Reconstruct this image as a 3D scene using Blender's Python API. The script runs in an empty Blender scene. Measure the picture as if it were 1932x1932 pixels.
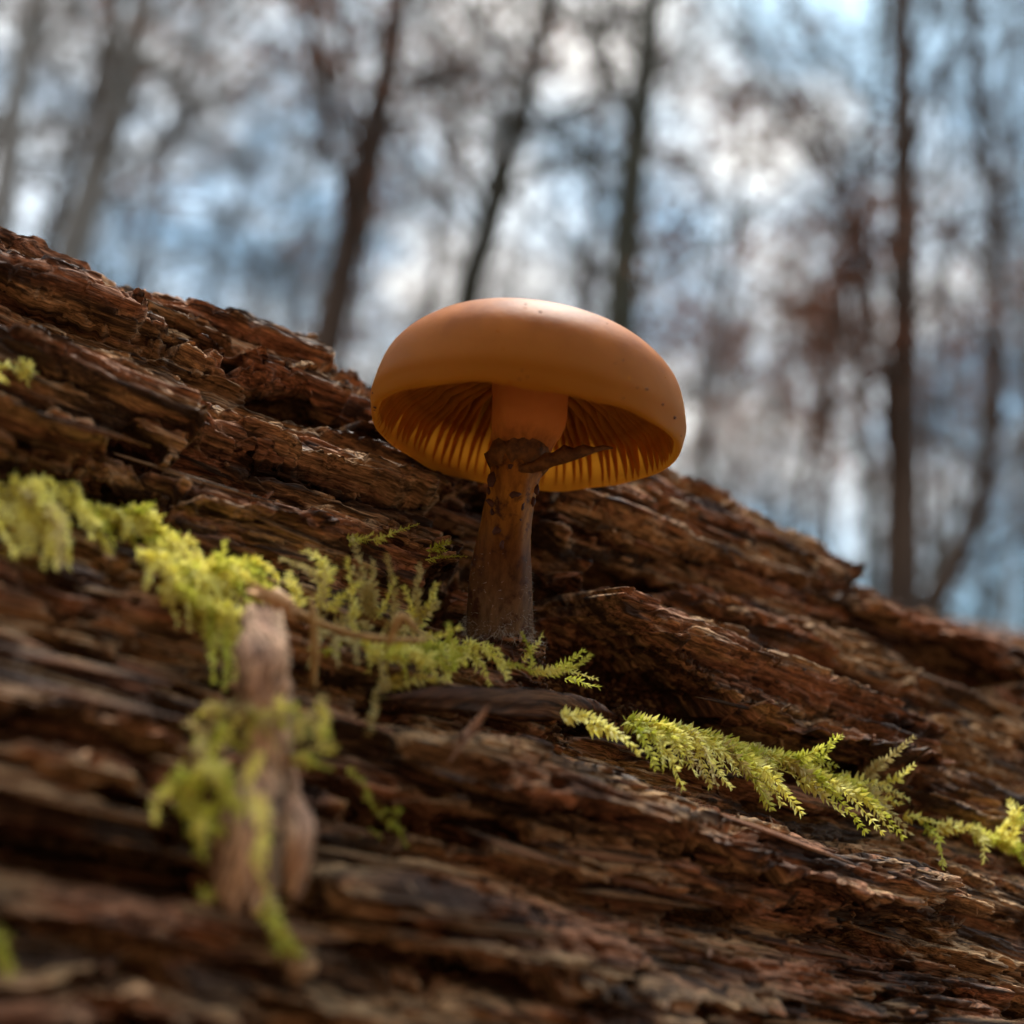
import bpy, math, random
import numpy as np
from mathutils import Vector, Matrix

# ------------------------------------------------------------------ scene, camera, sky, sun
scene = bpy.context.scene
scene.render.engine = 'CYCLES'
scene.cycles.use_denoising = True
scene.cycles.max_bounces = 8
scene.cycles.transparent_max_bounces = 8
scene.cycles.sample_clamp_indirect = 6.0
scene.view_settings.view_transform = 'Standard'
scene.view_settings.look = 'None'
scene.view_settings.gamma = 1.0
scene.view_settings.use_curve_mapping = False
scene.view_settings.exposure = 1.45
col = scene.collection
rng = np.random.default_rng(11)
random.seed(5)

FPX = 2071.0                       # focal length in the photograph's 1932-pixel units
PITCH, ROLL = math.radians(20), math.radians(7.4)
CAM = np.array([0.0, 0.0, 0.27])
FW = np.array([0, math.cos(PITCH), math.sin(PITCH)])
U0 = np.array([0, -math.sin(PITCH), math.cos(PITCH)])
R0 = np.array([1.0, 0, 0])
UP = math.cos(ROLL) * U0 - math.sin(ROLL) * R0
RT = math.cos(ROLL) * R0 + math.sin(ROLL) * U0
FOCUS = 0.1395

cd = bpy.data.cameras.new('camera')
cam = bpy.data.objects.new('camera', cd)
col.objects.link(cam)
m = Matrix.Identity(4)
for i in range(3):
    m[i][0], m[i][1], m[i][2], m[i][3] = RT[i], UP[i], -FW[i], CAM[i]
cam.matrix_world = m
cd.sensor_width = 36.0
cd.lens = 36.0 * FPX / 1932.0
cd.clip_start = 0.005
cd.clip_end = 2000.0
cd.dof.use_dof = True
cd.dof.focus_distance = FOCUS
cd.dof.aperture_fstop = 11.2
scene.camera = cam

SUN_AZ, SUN_EL = math.radians(8), math.radians(69)      # azimuth to the right of +Y, behind the log
world = bpy.data.worlds.new('World')
scene.world = world
world.use_nodes = True
nt = world.node_tree
nt.nodes.clear()
def wn(t): return nt.nodes.new(t)
sky = wn('ShaderNodeTexSky'); sky.sky_type = 'NISHITA'; sky.sun_disc = False
sky.sun_elevation = SUN_EL; sky.sun_rotation = SUN_AZ; sky.air_density = 1.0; sky.dust_density = 1.0; sky.ozone_density = 0.6
tc = wn('ShaderNodeTexCoord')
mp = wn('ShaderNodeMapping'); mp.inputs['Scale'].default_value = (1, 1, 1.6)
no = wn('ShaderNodeTexNoise'); no.inputs['Scale'].default_value = 2.6; no.inputs['Detail'].default_value = 6; no.inputs['Roughness'].default_value = 0.55
cr = wn('ShaderNodeValToRGB'); cr.color_ramp.elements[0].position = 0.47; cr.color_ramp.elements[0].color = (.06, .06, .06, 1); cr.color_ramp.elements[1].position = 0.62
cloud = wn('ShaderNodeRGB'); cloud.outputs[0].default_value = (10.6, 10.3, 9.9, 1)
mx = wn('ShaderNodeMix'); mx.data_type = 'RGBA'
bg = wn('ShaderNodeBackground'); bg.inputs['Strength'].default_value = 0.1
out = wn('ShaderNodeOutputWorld')
L = nt.links.new
L(tc.outputs['Generated'], mp.inputs['Vector']); L(mp.outputs[0], no.inputs['Vector']); L(no.outputs['Fac'], cr.inputs['Fac'])
L(cr.outputs['Color'], mx.inputs['Factor']); L(sky.outputs[0], mx.inputs[6]); L(cloud.outputs[0], mx.inputs[7])
tint = wn('ShaderNodeMix'); tint.data_type = 'RGBA'; tint.blend_type = 'MULTIPLY'; tint.inputs[0].default_value = 1.0; tint.inputs[7].default_value = (1.15, 1.45, 1.32, 1)
L(sky.outputs[0], tint.inputs[6]); L(tint.outputs[2], mx.inputs[6]); L(mx.outputs[2], bg.inputs['Color']); L(bg.outputs[0], out.inputs['Surface'])

sd = bpy.data.lights.new('sun', 'SUN')
sd.energy = 2.2; sd.angle = math.radians(14); sd.color = (1.0, 0.95, 0.88)
sun = bpy.data.objects.new('sun', sd); col.objects.link(sun)
sdir = Vector((math.sin(SUN_AZ) * math.cos(SUN_EL), math.cos(SUN_AZ) * math.cos(SUN_EL), math.sin(SUN_EL)))
sun.rotation_euler = sdir.to_track_quat('Z', 'Y').to_euler()
sun.location = (1, 3, 4)

# ------------------------------------------------------------------ helpers
def ray(x, y): return FW + (x - 966) / FPX * RT - (y - 966) / FPX * UP
def at(x, y, d): return CAM + d * ray(x, y)
def project(P):
    q = P - CAM
    z = q @ FW
    return 966 + FPX * (q @ RT) / z, 966 - FPX * (q @ UP) / z, z
def tag(o, label=None, cat=None, group=None, kind=None):
    if label: o['label'] = label
    if cat: o['category'] = cat
    if group: o['group'] = group
    if kind: o['kind'] = kind
    return o
def empty(name, loc=(0, 0, 0)):
    o = bpy.data.objects.new(name, None); o.empty_display_size = 0.01
    o.location = loc; col.objects.link(o); return o
def mesh_np(name, V, Fq, mat, parent=None, smooth=True, attrs=None):
    """V (n,3), Fq list of equally sized faces arrays [(m,3)] / [(m,4)]"""
    me = bpy.data.meshes.new(name)
    V = np.asarray(V, dtype=np.float32)
    Fq = [np.asarray(f, dtype=np.int32) for f in Fq if len(f)]
    loops = np.concatenate([f.ravel() for f in Fq])
    sizes = np.concatenate([np.full(len(f), f.shape[1], dtype=np.int32) for f in Fq])
    starts = np.concatenate([[0], np.cumsum(sizes)[:-1]]).astype(np.int32)
    me.vertices.add(len(V)); me.vertices.foreach_set('co', V.ravel())
    me.loops.add(len(loops)); me.loops.foreach_set('vertex_index', loops)
    me.polygons.add(len(sizes)); me.polygons.foreach_set('loop_start', starts)
    if smooth: me.polygons.foreach_set('use_smooth', np.ones(len(sizes), dtype=bool))
    if attrs:
        for k, v in attrs.items():
            v = np.asarray(v, dtype=np.float32)
            if v.ndim == 1:
                at_ = me.attributes.new(k, 'FLOAT', 'POINT'); at_.data.foreach_set('value', v)
            else:
                at_ = me.attributes.new(k, 'FLOAT_VECTOR', 'POINT'); at_.data.foreach_set('vector', v.ravel())
    me.update(calc_edges=True); me.validate()
    if mat: me.materials.append(mat)
    o = bpy.data.objects.new(name, me); col.objects.link(o)
    if parent: o.parent = parent
    return o
def copy_tree(o, parent=None):
    c = o.copy(); col.objects.link(c)
    if parent is not None: c.parent = parent
    for ch in o.children: copy_tree(ch, c)
    return c

_P = np.random.default_rng(3).permutation(4096).astype(np.int64)
_G = np.random.default_rng(4).uniform(0, 2 * math.pi, 4096)
_GX, _GY = np.cos(_G), np.sin(_G)
def pn(x, y, s=0):
    """2-D gradient noise, about -0.7..0.7"""
    x = x + s * 17.31; y = y + s * 9.77
    xi = np.floor(x).astype(np.int64); yi = np.floor(y).astype(np.int64)
    fx = x - xi; fy = y - yi
    def g(i, j):
        h = _P[(_P[(xi + i) & 4095] + yi + j) & 4095]
        return _GX[h] * (fx - i) + _GY[h] * (fy - j)
    w = fx * fx * fx * (fx * (fx * 6 - 15) + 10); z = fy * fy * fy * (fy * (fy * 6 - 15) + 10)
    a = g(0, 0); b = g(1, 0); c = g(0, 1); d = g(1, 1)
    return (a + w * (b - a)) * (1 - z) + (c + w * (d - c)) * z
def fbm(x, y, s=0, o=3, gain=.5):
    t = 0; a = 1
    for i in range(o):
        t = t + a * pn(x, y, s + 31 * i); x = x * 2.03; y = y * 2.03; a *= gain
    return t
def sstep(a, b, x):
    t = np.clip((x - a) / (b - a), 0, 1); return t * t * (3 - 2 * t)
def unit(v): v = np.asarray(v, float); return v / (np.linalg.norm(v) + 1e-12)

# ------------------------------------------------------------------ materials
def newmat(name):
    M = bpy.data.materials.new(name); M.use_nodes = True
    t = M.node_tree; t.nodes.clear()
    o = t.nodes.new('ShaderNodeOutputMaterial'); b = t.nodes.new('ShaderNodeBsdfPrincipled')
    t.links.new(b.outputs[0], o.inputs['Surface'])
    return M, t, b, o
def ramp(t, fac, stops):
    r = t.nodes.new('ShaderNodeValToRGB')
    e = r.color_ramp.elements
    while len(e) < len(stops): e.new(0.5)
    for q, (p, c) in zip(e, stops):
        q.position = p; q.color = (*c, 1) if len(c) == 3 else c
    t.links.new(fac, r.inputs['Fac']); return r.outputs['Color']
def noise(t, vec, scale, detail=3, rough=.55, sc=(1, 1, 1), loc=(0, 0, 0)):
    mpn = t.nodes.new('ShaderNodeMapping'); mpn.inputs['Scale'].default_value = sc; mpn.inputs['Location'].default_value = loc
    t.links.new(vec, mpn.inputs['Vector'])
    n = t.nodes.new('ShaderNodeTexNoise'); n.inputs['Scale'].default_value = scale
    n.inputs['Detail'].default_value = detail; n.inputs['Roughness'].default_value = rough
    t.links.new(mpn.outputs[0], n.inputs['Vector']); return n.outputs['Fac']
def mixc(t, fac, a, b, mode='MIX'):
    x = t.nodes.new('ShaderNodeMix'); x.data_type = 'RGBA'; x.blend_type = mode
    for s, v in ((0, fac), (6, a), (7, b)):
        if isinstance(v, (int, float)): x.inputs[s].default_value = v
        elif isinstance(v, tuple): x.inputs[s].default_value = (*v, 1)
        else: t.links.new(v, x.inputs[s])
    return x.outputs[2]
def bump(t, b, h, strength, dist):
    n = t.nodes.new('ShaderNodeBump'); n.inputs['Strength'].default_value = strength; n.inputs['Distance'].default_value = dist
    t.links.new(h, n.inputs['Height']); t.links.new(n.outputs[0], b.inputs['Normal'])
def attr(t, name):
    a = t.nodes.new('ShaderNodeAttribute'); a.attribute_name = name; return a.outputs['Vector']

def wood_mat(name, reds, tans, dark, coord='grain', wet=.5, stain=.5, greyc=(.20, .155, .125)):
    """grain attribute is in millimetres: x along the fibres, y across, z depth"""
    M, t, b, o = newmat(name)
    v = attr(t, coord)
    fib = noise(t, v, 1.0, 4, .6, (.12, 2.2, 1.0))
    fine = noise(t, v, 1.0, 3, .6, (.5, 6.0, 3.0), (7, 3, 1))
    patch = noise(t, v, 1.0, 4, .55, (.035, .16, .2), (3, 8, 2))
    blot = noise(t, v, 1.0, 4, .6, (.05, .22, .3), (31, 18, 5))
    grey = noise(t, v, 1.0, 3, .55, (.05, .12, .2), (61, 44, 9))
    red = ramp(t, fib, [(.36, tuple(c * .20 for c in reds)), (.5, reds), (.64, tuple(min(1, c * 1.5) for c in reds))])
    tan = ramp(t, fib, [(.36, tuple(c * .22 for c in tans)), (.5, tans), (.64, tuple(min(1, c * 1.45) for c in tans))])
    pm = ramp(t, patch, [(.42, (0, 0, 0)), (.56, (1, 1, 1))])
    c = mixc(t, pm, red, tan)
    gm = ramp(t, grey, [(.56, (0, 0, 0)), (.72, (.5, .5, .5))])
    c = mixc(t, gm, c, greyc)
    sm = ramp(t, blot, [(.47, (0, 0, 0)), (.58, (stain, stain, stain))])
    c = mixc(t, sm, c, dark)
    fm = ramp(t, fine, [(.38, (.5, .5, .5)), (.62, (1.25, 1.25, 1.25))])
    c = mixc(t, 1.0, c, fm, 'MULTIPLY')
    t.links.new(c, b.inputs['Base Color'])
    rr = ramp(t, blot, [(.45, (.82, .82, .82)), (.65, (.82 - wet * .6,) * 3)])
    t.links.new(rr, b.inputs['Roughness'])
    b.inputs['Specular IOR Level'].default_value = .16
    mx_ = t.nodes.new('ShaderNodeMath'); mx_.operation = 'MULTIPLY_ADD'
    t.links.new(fine, mx_.inputs[0]); mx_.inputs[1].default_value = .5; t.links.new(fib, mx_.inputs[2])
    bump(t, b, mx_.outputs[0], .9, .0005)
    return M
WOOD = wood_mat('rotten_wood', (.33, .150, .078), (.40, .235, .112), (.032, .018, .012), stain=.9, greyc=(.19, .125, .085))
PALE = wood_mat('pale_wood', (.56, .32, .20), (.60, .38, .22), (.22, .09, .05), wet=.3, stain=.3, greyc=(.45, .32, .24))
DARKW = wood_mat('dark_wood', (.11, .042, .018), (.13, .060, .026), (.03, .016, .011), wet=.5, greyc=(.06, .030, .018))

def simple_mat(name, c1, c2, scale, rough=.8, sc=(1, 1, 1), bumpd=0, trans=0, spec=.3, obj=True):
    M, t, b, o = newmat(name)
    tcx = t.nodes.new('ShaderNodeTexCoord')
    n = noise(t, tcx.outputs['Object' if obj else 'Generated'], scale, 4, .6, sc)
    c = ramp(t, n, [(.35, c1), (.65, c2)])
    t.links.new(c, b.inputs['Base Color'])
    b.inputs['Roughness'].default_value = rough; b.inputs['Specular IOR Level'].default_value = spec
    if bumpd: bump(t, b, n, .8, bumpd)
    if trans:
        tr = t.nodes.new('ShaderNodeBsdfTranslucent'); t.links.new(c, tr.inputs['Color'])
        mxs = t.nodes.new('ShaderNodeMixShader'); mxs.inputs[0].default_value = trans
        t.links.new(b.outputs[0], mxs.inputs[1]); t.links.new(tr.outputs[0], mxs.inputs[2]); t.links.new(mxs.outputs[0], o.inputs['Surface'])
    return M
MOSS = [simple_mat('moss_yellow', (.78, .68, .09), (.93, .88, .32), 420, .55, trans=.5),
        simple_mat('moss_green', (.45, .48, .04), (.76, .72, .14), 420, .55, trans=.5),
        simple_mat('moss_straw', (.50, .40, .13), (.70, .60, .27), 420, .6, trans=.4)]
BARK = [simple_mat('bark_brown', (.035, .022, .014), (.075, .048, .030), 9, .9, (1, 1, .25), .01),
        simple_mat('bark_green', (.030, .031, .019), (.070, .068, .044), 9, .9, (1, 1, .25), .01),
        simple_mat('bark_grey', (.16, .15, .13), (.26, .24, .21), 9, .9, (1, 1, .25), .01)]
LEAF = simple_mat('dry_leaf', (.12, .045, .02), (.26, .10, .045), 3, .7, trans=.3)
TWIG = simple_mat('twig_bark', (.045, .034, .026), (.09, .07, .055), 4, .9)

# ------------------------------------------------------------------ the log's frame
AX = unit(RT - .37 * UP + .5 * FW)             # along the grain, receding to the right
E1 = unit(np.cross([0, 0, 1.0], AX))            # away from the camera
E2 = np.cross(AX, E1)                           # up
prof_px = [(2300, .095), (1932, .1005), (1700, .1075), (1500, .1175), (1300, .1300), (1190, .1395), (1000, .158), (860, .1745)]
prof = []
for y, d in prof_px:
    q = d * ray(966, y); prof.append((q @ E1, q @ E2))
b0, c0 = prof[0]; b1, c1 = prof[-1]
front = [(.215, -.262), (.150, -.225), (.118, -.16), (.099, -.09), (.0925, -.050)]
back = [(b1 + .0075, c1 + .0052), (b1 + .020, c1 + .0055), (b1 + .045, c1 - .001), (b1 + .09, c1 - .03), (b1 + .135, c1 - .09), (b1 + .15, c1 - .17), (b1 + .13, c1 - .26), (.235, -.275)]
ctrl = np.array(front + prof + back)
def catmull(P, n):
    P = np.asarray(P, float); Q = np.vstack([2 * P[0] - P[1], P, 2 * P[-1] - P[-2]]); res = []
    for i in range(1, len(Q) - 2):
        t = np.linspace(0, 1, n, endpoint=False)[:, None]
        a, b, c, d = Q[i - 1], Q[i], Q[i + 1], Q[i + 2]
        res.append(.5 * ((2 * b) + (-a + c) * t + (2 * a - 5 * b + 4 * c - d) * t * t + (-a + 3 * b - 3 * c + d) * t ** 3))
    res.append(P[-1:]); return np.vstack(res)
cur = catmull(ctrl, 60)
arc = np.concatenate([[0], np.cumsum(np.linalg.norm(np.diff(cur, axis=0), axis=1))])
VTOT = arc[-1]
tng = np.gradient(cur, arc, axis=0)
ker = np.ones(41) / 41
tb = np.convolve(np.pad(tng[:, 0], 20, 'edge'), ker, 'valid'); tcx_ = np.convolve(np.pad(tng[:, 1], 20, 'edge'), ker, 'valid')
ln = np.hypot(tb, tcx_); nb, nc = -tcx_ / ln, tb / ln         # outward normal (towards -b, +c)
v_lo = arc[5 * 60]; v_hi = arc[(5 + len(prof) - 1 + 3) * 60]  # fine zone of the profile
V_RIDGE = arc[(5 + len(prof)) * 60]
def graded(lo, hi, step, tmin, tmax, grow=1.12):
    mid = list(np.arange(lo, hi, step)); s = step; x = lo; left = []
    while x > tmin:
        s *= grow; s = min(s, .012); x -= s; left.append(max(x, tmin))
    s = step; x = mid[-1]; right = []
    while x < tmax:
        s *= grow; s = min(s, .012); x += s; right.append(min(x, tmax))
    return np.array(left[::-1] + mid + right)
UG = graded(-.035, .195, .00021, -.55, .95)
VG = graded(v_lo + .004, v_hi, .000165, 0, VTOT)
uu, vv = np.meshgrid(UG, VG, indexing='ij')

def base_point(u, v):
    b = np.interp(v, arc, cur[:, 0]); c = np.interp(v, arc, cur[:, 1])
    return CAM + u[..., None] * AX + b[..., None] * E1 + c[..., None] * E2
# inverse lookup: pixel -> (u, v) on the undisplaced log
gu, gv = np.meshgrid(np.linspace(-.06, .25, 420), np.linspace(v_lo, V_RIDGE, 330), indexing='ij')
gx, gy, gz = project(base_point(gu, gv))
def uv_of(x, y):
    d = (gx - x) ** 2 + (gy - y) ** 2; k = np.argmin(d)
    return gu.flat[k], gv.flat[k] + (.007 if d.flat[k] > 64 and gv.flat[k] > V_RIDGE - .004 else 0)
def poly_sdf(poly):
    """signed distance (negative inside) in metres of the fine grid to a polygon given in (u,v)"""
    P = np.array(poly); d2 = np.full(uu.shape, 1e9); ins = np.zeros(uu.shape, bool)
    lo = P.min(0) - .02; hi = P.max(0) + .02
    i0, i1 = np.searchsorted(UG, [lo[0], hi[0]]); j0, j1 = np.searchsorted(VG, [lo[1], hi[1]])
    a = uu[i0:i1, j0:j1]; b = vv[i0:i1, j0:j1]
    D = np.full(a.shape, 1e9); I = np.zeros(a.shape, bool)
    for k in range(len(P)):
        p, q = P[k], P[(k + 1) % len(P)]; e = q - p
        w0, w1 = a - p[0], b - p[1]
        t = np.clip((w0 * e[0] + w1 * e[1]) / (e @ e + 1e-15), 0, 1)
        D = np.minimum(D, (w0 - t * e[0]) ** 2 + (w1 - t * e[1]) ** 2)
        cnd = ((p[1] > b) != (q[1] > b)) & (a < (q[0] - p[0]) * (b - p[1]) / (q[1] - p[1] + 1e-15) + p[0])
        I ^= cnd
    s = np.sqrt(D) * np.where(I, -1, 1)
    r = np.full(uu.shape, .03); r[i0:i1, j0:j1] = s
    return r
mm = .001
U_, V_ = uu / mm, vv / mm
wob = 1.6 * pn(U_ / 30, V_ / 14, 2) + .6 * pn(U_ / 9, V_ / 5, 3)      # wandering grain
Vw = V_ + wob
# ragged displacement of plate edges
rag = 1.1 * pn(U_ / 7, Vw / 1.6, 5) + .7 * pn(U_ / 2.2, Vw / .8, 6) + .35 * pn(U_ / .9, Vw / .5, 7)

plates = np.zeros(uu.shape)       # millimetres, leaning layers
holes = np.zeros(uu.shape)
def plate(px, t, edge=.35, ragk=1.0):
    global plates
    s = poly_sdf([uv_of(*p) for p in px]) / mm + rag * ragk
    plates = plates + 1.25 * t * sstep(edge, -edge, s)
def hollow(px, t, edge=1.6, ragk=1.0):
    global holes
    s = poly_sdf([uv_of(*p) for p in px]) / mm + rag * ragk
    holes = holes - 1.7 * t * sstep(edge * .8, -edge * .8, s)
plate([(-150, 395), (0, 440), (215, 525), (235, 575), (130, 590), (0, 560), (-150, 520)], .6)
plate([(-150, 480), (0, 500), (215, 570), (290, 565), (500, 600), (600, 660), (635, 695), (600, 720), (430, 690), (260, 640), (0, 560), (-150, 520)], 2.2)
plate([(-150, 640), (100, 650), (330, 760), (345, 830), (300, 880), (150, 860), (0, 800), (-150, 760)], 4.2)
plate([(-150, 790), (30, 790), (200, 860), (330, 905), (330, 960), (150, 900), (0, 860), (-150, 850)], 1.5)
plate([(330, 770), (520, 800), (700, 845), (900, 900), (910, 960), (700, 930), (500, 880), (350, 850)], 1.6)
plate([(340, 900), (560, 945), (860, 1030), (880, 1075), (650, 1020), (450, 980), (340, 960)], 1.5)
plate([(300, 660), (480, 690), (640, 740), (640, 765), (450, 730), (300, 690)], 1.2)
plate([(1010, 925), (1240, 890), (1320, 930), (1450, 985), (1540, 1030), (1605, 1095), (1480, 1100), (1300, 1060), (1150, 1030), (1030, 985)], 3.0)
plate([(1270, 1095), (1500, 1140), (1700, 1240), (1700, 1310), (1500, 1220), (1300, 1150)], 1.8)
plate([(1090, 1130), (1300, 1185), (1500, 1285), (1700, 1385), (1735, 1440), (1560, 1410), (1400, 1350), (1250, 1260), (1120, 1180)], 4.4)
plate([(1350, 1290), (1480, 1320), (1500, 1350), (1380, 1330)], 1.0)
plate([(1560, 1115), (1700, 1160), (1900, 1240), (1890, 1310), (1760, 1240), (1600, 1160)], 3.8)
plate([(690, 1390), (900, 1400), (1200, 1475), (1500, 1570), (1720, 1670), (1700, 1720), (1400, 1640), (1100, 1540), (800, 1470)], 3.4)
hollow([(1620, 1085), (1932, 1190), (1960, 1260), (1700, 1170)], 2.5, 1.5)
hollow([(640, 690), (800, 755), (900, 800), (900, 840), (740, 790), (640, 740)], 1.6, 1.5)
plate([(760, 1450), (1000, 1500), (1300, 1590), (1650, 1690), (1400, 1660), (1000, 1560)], 1.0)
plate([(-150, 1170), (100, 1190), (350, 1320), (480, 1420), (450, 1470), (250, 1380), (-150, 1290)], 2.4)
plate([(-150, 1360), (100, 1400), (400, 1530), (380, 1580), (100, 1500), (-150, 1450)], 1.8)
plate([(600, 1640), (900, 1690), (1200, 1800), (1150, 1840), (800, 1760), (600, 1700)], 1.4)
plate([(1000, 1830), (1300, 1850), (1600, 1930), (1500, 1990), (1100, 1930)], 1.7)
hollow([(470, 735), (600, 755), (700, 800), (690, 818), (580, 800), (480, 768)], 6.0, .7, .5)
hollow([(160, 815), (240, 815), (300, 850), (280, 880), (190, 860)], 6.0, .7, .6)
hollow([(-150, 870), (50, 880), (280, 915), (330, 960), (330, 1010), (200, 960), (0, 930), (-150, 900)], 6.0, 1.1)
hollow([(240, 600), (330, 620), (470, 680), (450, 705), (330, 670), (250, 640)], 2.2, .8)
hollow([(800, 935), (900, 925), (1010, 990), (1090, 1070), (1010, 1130), (880, 1060)], 4.0, 2.0)
hollow([(815, 1085), (900, 1060), (1010, 1050), (1090, 1110), (1080, 1190), (1010, 1195), (930, 1190), (835, 1205)], 5.4, 1.4, .6)
plate([(860, 1215), (1000, 1205), (1060, 1240), (1050, 1290), (900, 1290)], 1.6, 2.0)
hollow([(800, 1090), (870, 1065), (900, 1080), (900, 1195), (828, 1215), (805, 1170)], 6.5, .8, .35)
hollow([(1010, 1150), (1130, 1180), (1300, 1290), (1380, 1370), (1250, 1390), (1060, 1320)], 4.2, 1.6)
hollow([(1100, 1045), (1250, 1085), (1300, 1115), (1230, 1125), (1120, 1105)], 6.0, .8, .6)
hollow([(1290, 1335), (1400, 1375), (1600, 1440), (1740, 1480), (1600, 1480), (1400, 1440), (1280, 1390)], 6.5, .9)
hollow([(1030, 1370), (1200, 1365), (1500, 1450), (1932, 1590), (2050, 1700), (1750, 1640), (1500, 1560), (1200, 1450)], 2.4, 2.0)
hollow([(1265, 1685), (1400, 1705), (1400, 1745), (1290, 1735)], 3.0, .8)
hollow([(1695, 1205), (1790, 1215), (1880, 1280), (1860, 1320), (1800, 1310), (1715, 1275)], 7.0, .7, .6)
hollow([(1500, 1770), (1750, 1740), (1800, 1790), (1600, 1800)], 2.0, 1.0)
hollow([(-150, 1560), (150, 1590), (400, 1660), (400, 1720), (100, 1700), (-150, 1640)], 6.0, 1.4)
hollow([(200, 1480), (330, 1520), (420, 1600), (330, 1590), (210, 1530)], 5.0, 1.0)
hollow([(620, 1500), (900, 1560), (1100, 1630), (900, 1610), (650, 1550)], 3.5, .9)
hollow([(650, 1790), (1000, 1850), (980, 1890), (700, 1850)], 4.0, 1.0)
hollow([(-150, 1740), (100, 1760), (400, 1830), (300, 1870), (0, 1820), (-150, 1800)], 2.5, 1.5)
hollow([(480, 1400), (620, 1420), (680, 1500), (600, 1540), (480, 1480)], 2.5, 1.6)
hollow([(690, 1320), (1160, 1350), (1150, 1390), (900, 1400), (680, 1370)], 2.0, 1.2)

# random peeling layers, long along the grain with ragged ends
lay = [(75, 10, 2.3, .02), (52, 6.5, 1.7, .05), (40, 4.4, 1.25, -.03), (30, 3.0, .8, .03), (22, 2.1, .5, .0), (14, 1.5, .32, .04)]
rand = np.zeros(uu.shape)
for i, (lu, lv, t, th) in enumerate(lay):
    n = fbm(U_ / lu + .25 * pn(U_ / 5, V_ / 3, 40 + i), Vw / lv, 11 + 3 * i, 2, .45) + .055 * rag
    rand = rand + t * sstep(-.03, .03, n - th) - t * .5
# fibres
brk = pn(U_ / 3.2, Vw / 1.3, 71)
f1 = 1 - 2 * np.abs(pn(U_ / 24, Vw / 1.1, 61)); f2 = 1 - 2 * np.abs(pn(U_ / 13, Vw / .55, 62))
fib = .36 * f1 * (.6 + .7 * sstep(-.2, .3, brk)) + .20 * f2 + .10 * pn(U_ / 2.4, Vw / .42, 63)
lump = .45 * pn(U_ / 5.0, Vw / 2.2, 66) + .12 * pn(U_ / 1.3, V_ / .9, 67)
# cross breaks of brown-rotted wood
xb = 1 - np.abs(pn(U_ / 5.5 + .5 * pn(U_ / 3, V_ / 2, 81), V_ / 9, 82)) * 2
cross = -.55 * sstep(.90, .99, xb) * sstep(.02, .2, pn(U_ / 20, V_ / 9, 83))
# long drying cracks
ck = 1 - np.abs(pn(U_ / 34, Vw / 4.6, 91)) * 2
crack = -4.2 * sstep(.86, .97, ck) * sstep(-.05, .18, pn(U_ / 22, V_ / 10, 92))
ck2 = 1 - np.abs(pn(U_ / 22, Vw / 2.6, 93)) * 2
crack2 = -2.2 * sstep(.88, .98, ck2) * sstep(.0, .22, pn(U_ / 14, V_ / 7, 94))
pit = -1.5 * sstep(.36, .5, pn(U_ / 4.5, Vw / 2.2, 97))
fade = np.ones(uu.shape)
big = .9 * 1.8 * fbm(U_ / 70, V_ / 45, 101, 2)
H = (plates + rand + holes + fib + lump + cross + crack + crack2 + pit + big)
# outside the fine zone keep only shapes the mesh can carry
outz = np.maximum(sstep(.195, .26, uu), sstep(-.035, -.10, uu))
outz = np.maximum(outz, np.maximum(sstep(v_hi, v_hi + .02, vv), sstep(v_lo, v_lo - .02, vv)))
coarse = 9 * fbm(U_ / 120, V_ / 40, 121, 3) + 4 * pn(U_ / 60, V_ / 11, 122)
H = H * (1 - outz) + coarse * outz
lean = (plates * .8 + rand * .35 + fib * .15 + np.maximum(holes, -7) * .75) * (1 - outz)
taper = np.clip(np.minimum((UG - UG[0]) / .01, (UG[-1] - UG) / .01), 0, 1)[:, None]
vs = vv - lean * mm
b = np.interp(vs, arc, cur[:, 0]); c = np.interp(vs, arc, cur[:, 1])
nbv = np.interp(vs, arc, nb); ncv = np.interp(vs, arc, nc)
us = uu + mm * (.35 * pn(U_ / 1.5, V_ / .7, 131) + 0.25 * plates * pn(U_ / 10, V_ / 4, 132)) * (1 - outz)
LOGP = CAM + us[..., None] * AX + (b + nbv * H * mm)[..., None] * E1 + (c + ncv * H * mm)[..., None] * E2
# broken ends
for k, s in ((0, -1), (-1, 1)):
    LOGP[k] += s * AX * (.03 * fbm(V_[k] / 25, V_[k] * 0, 140, 3))[:, None]
nu, nv = uu.shape
idx = np.arange(nu * nv, dtype=np.int32).reshape(nu, nv)
quads = np.stack([idx[:-1, :-1], idx[1:, :-1], idx[1:, 1:], idx[:-1, 1:]], -1).reshape(-1, 4)
seam = np.stack([idx[:-1, -1], idx[1:, -1], idx[1:, 0], idx[:-1, 0]], -1)
Vlog = LOGP.reshape(-1, 3)
cen = [LOGP[0].mean(0) + AX * .02, LOGP[-1].mean(0) - AX * .02]
n0 = nu * nv
ring0 = np.append(idx[0], idx[0, 0]); ring1 = np.append(idx[-1], idx[-1, 0])
cap0 = np.stack([ring0[:-1], ring0[1:], np.full(nv, n0)], -1); cap1 = np.stack([ring1[1:], ring1[:-1], np.full(nv, n0 + 1)], -1)
grain = np.stack([U_ + 1000, Vw, H * 1.0], -1).reshape(-1, 3)
grain = np.vstack([grain, [[0, 0, 0], [0, 0, 0]]])
quads = quads[:, ::-1]
log = empty('fallen_log', tuple(base_point(np.array(.06), np.array(v_lo))))
tag(log, 'rotting reddish brown fallen log with peeling fibrous layers carrying the mushroom', 'log')
LOGO = mesh_np('trunk', np.vstack([Vlog, cen]), [quads, seam[:, ::-1], cap0, cap1], WOOD, None, True, {'grain': grain})
LOGO.parent = log; LOGO.matrix_parent_inverse = Matrix.Translation(-log.location)

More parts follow.
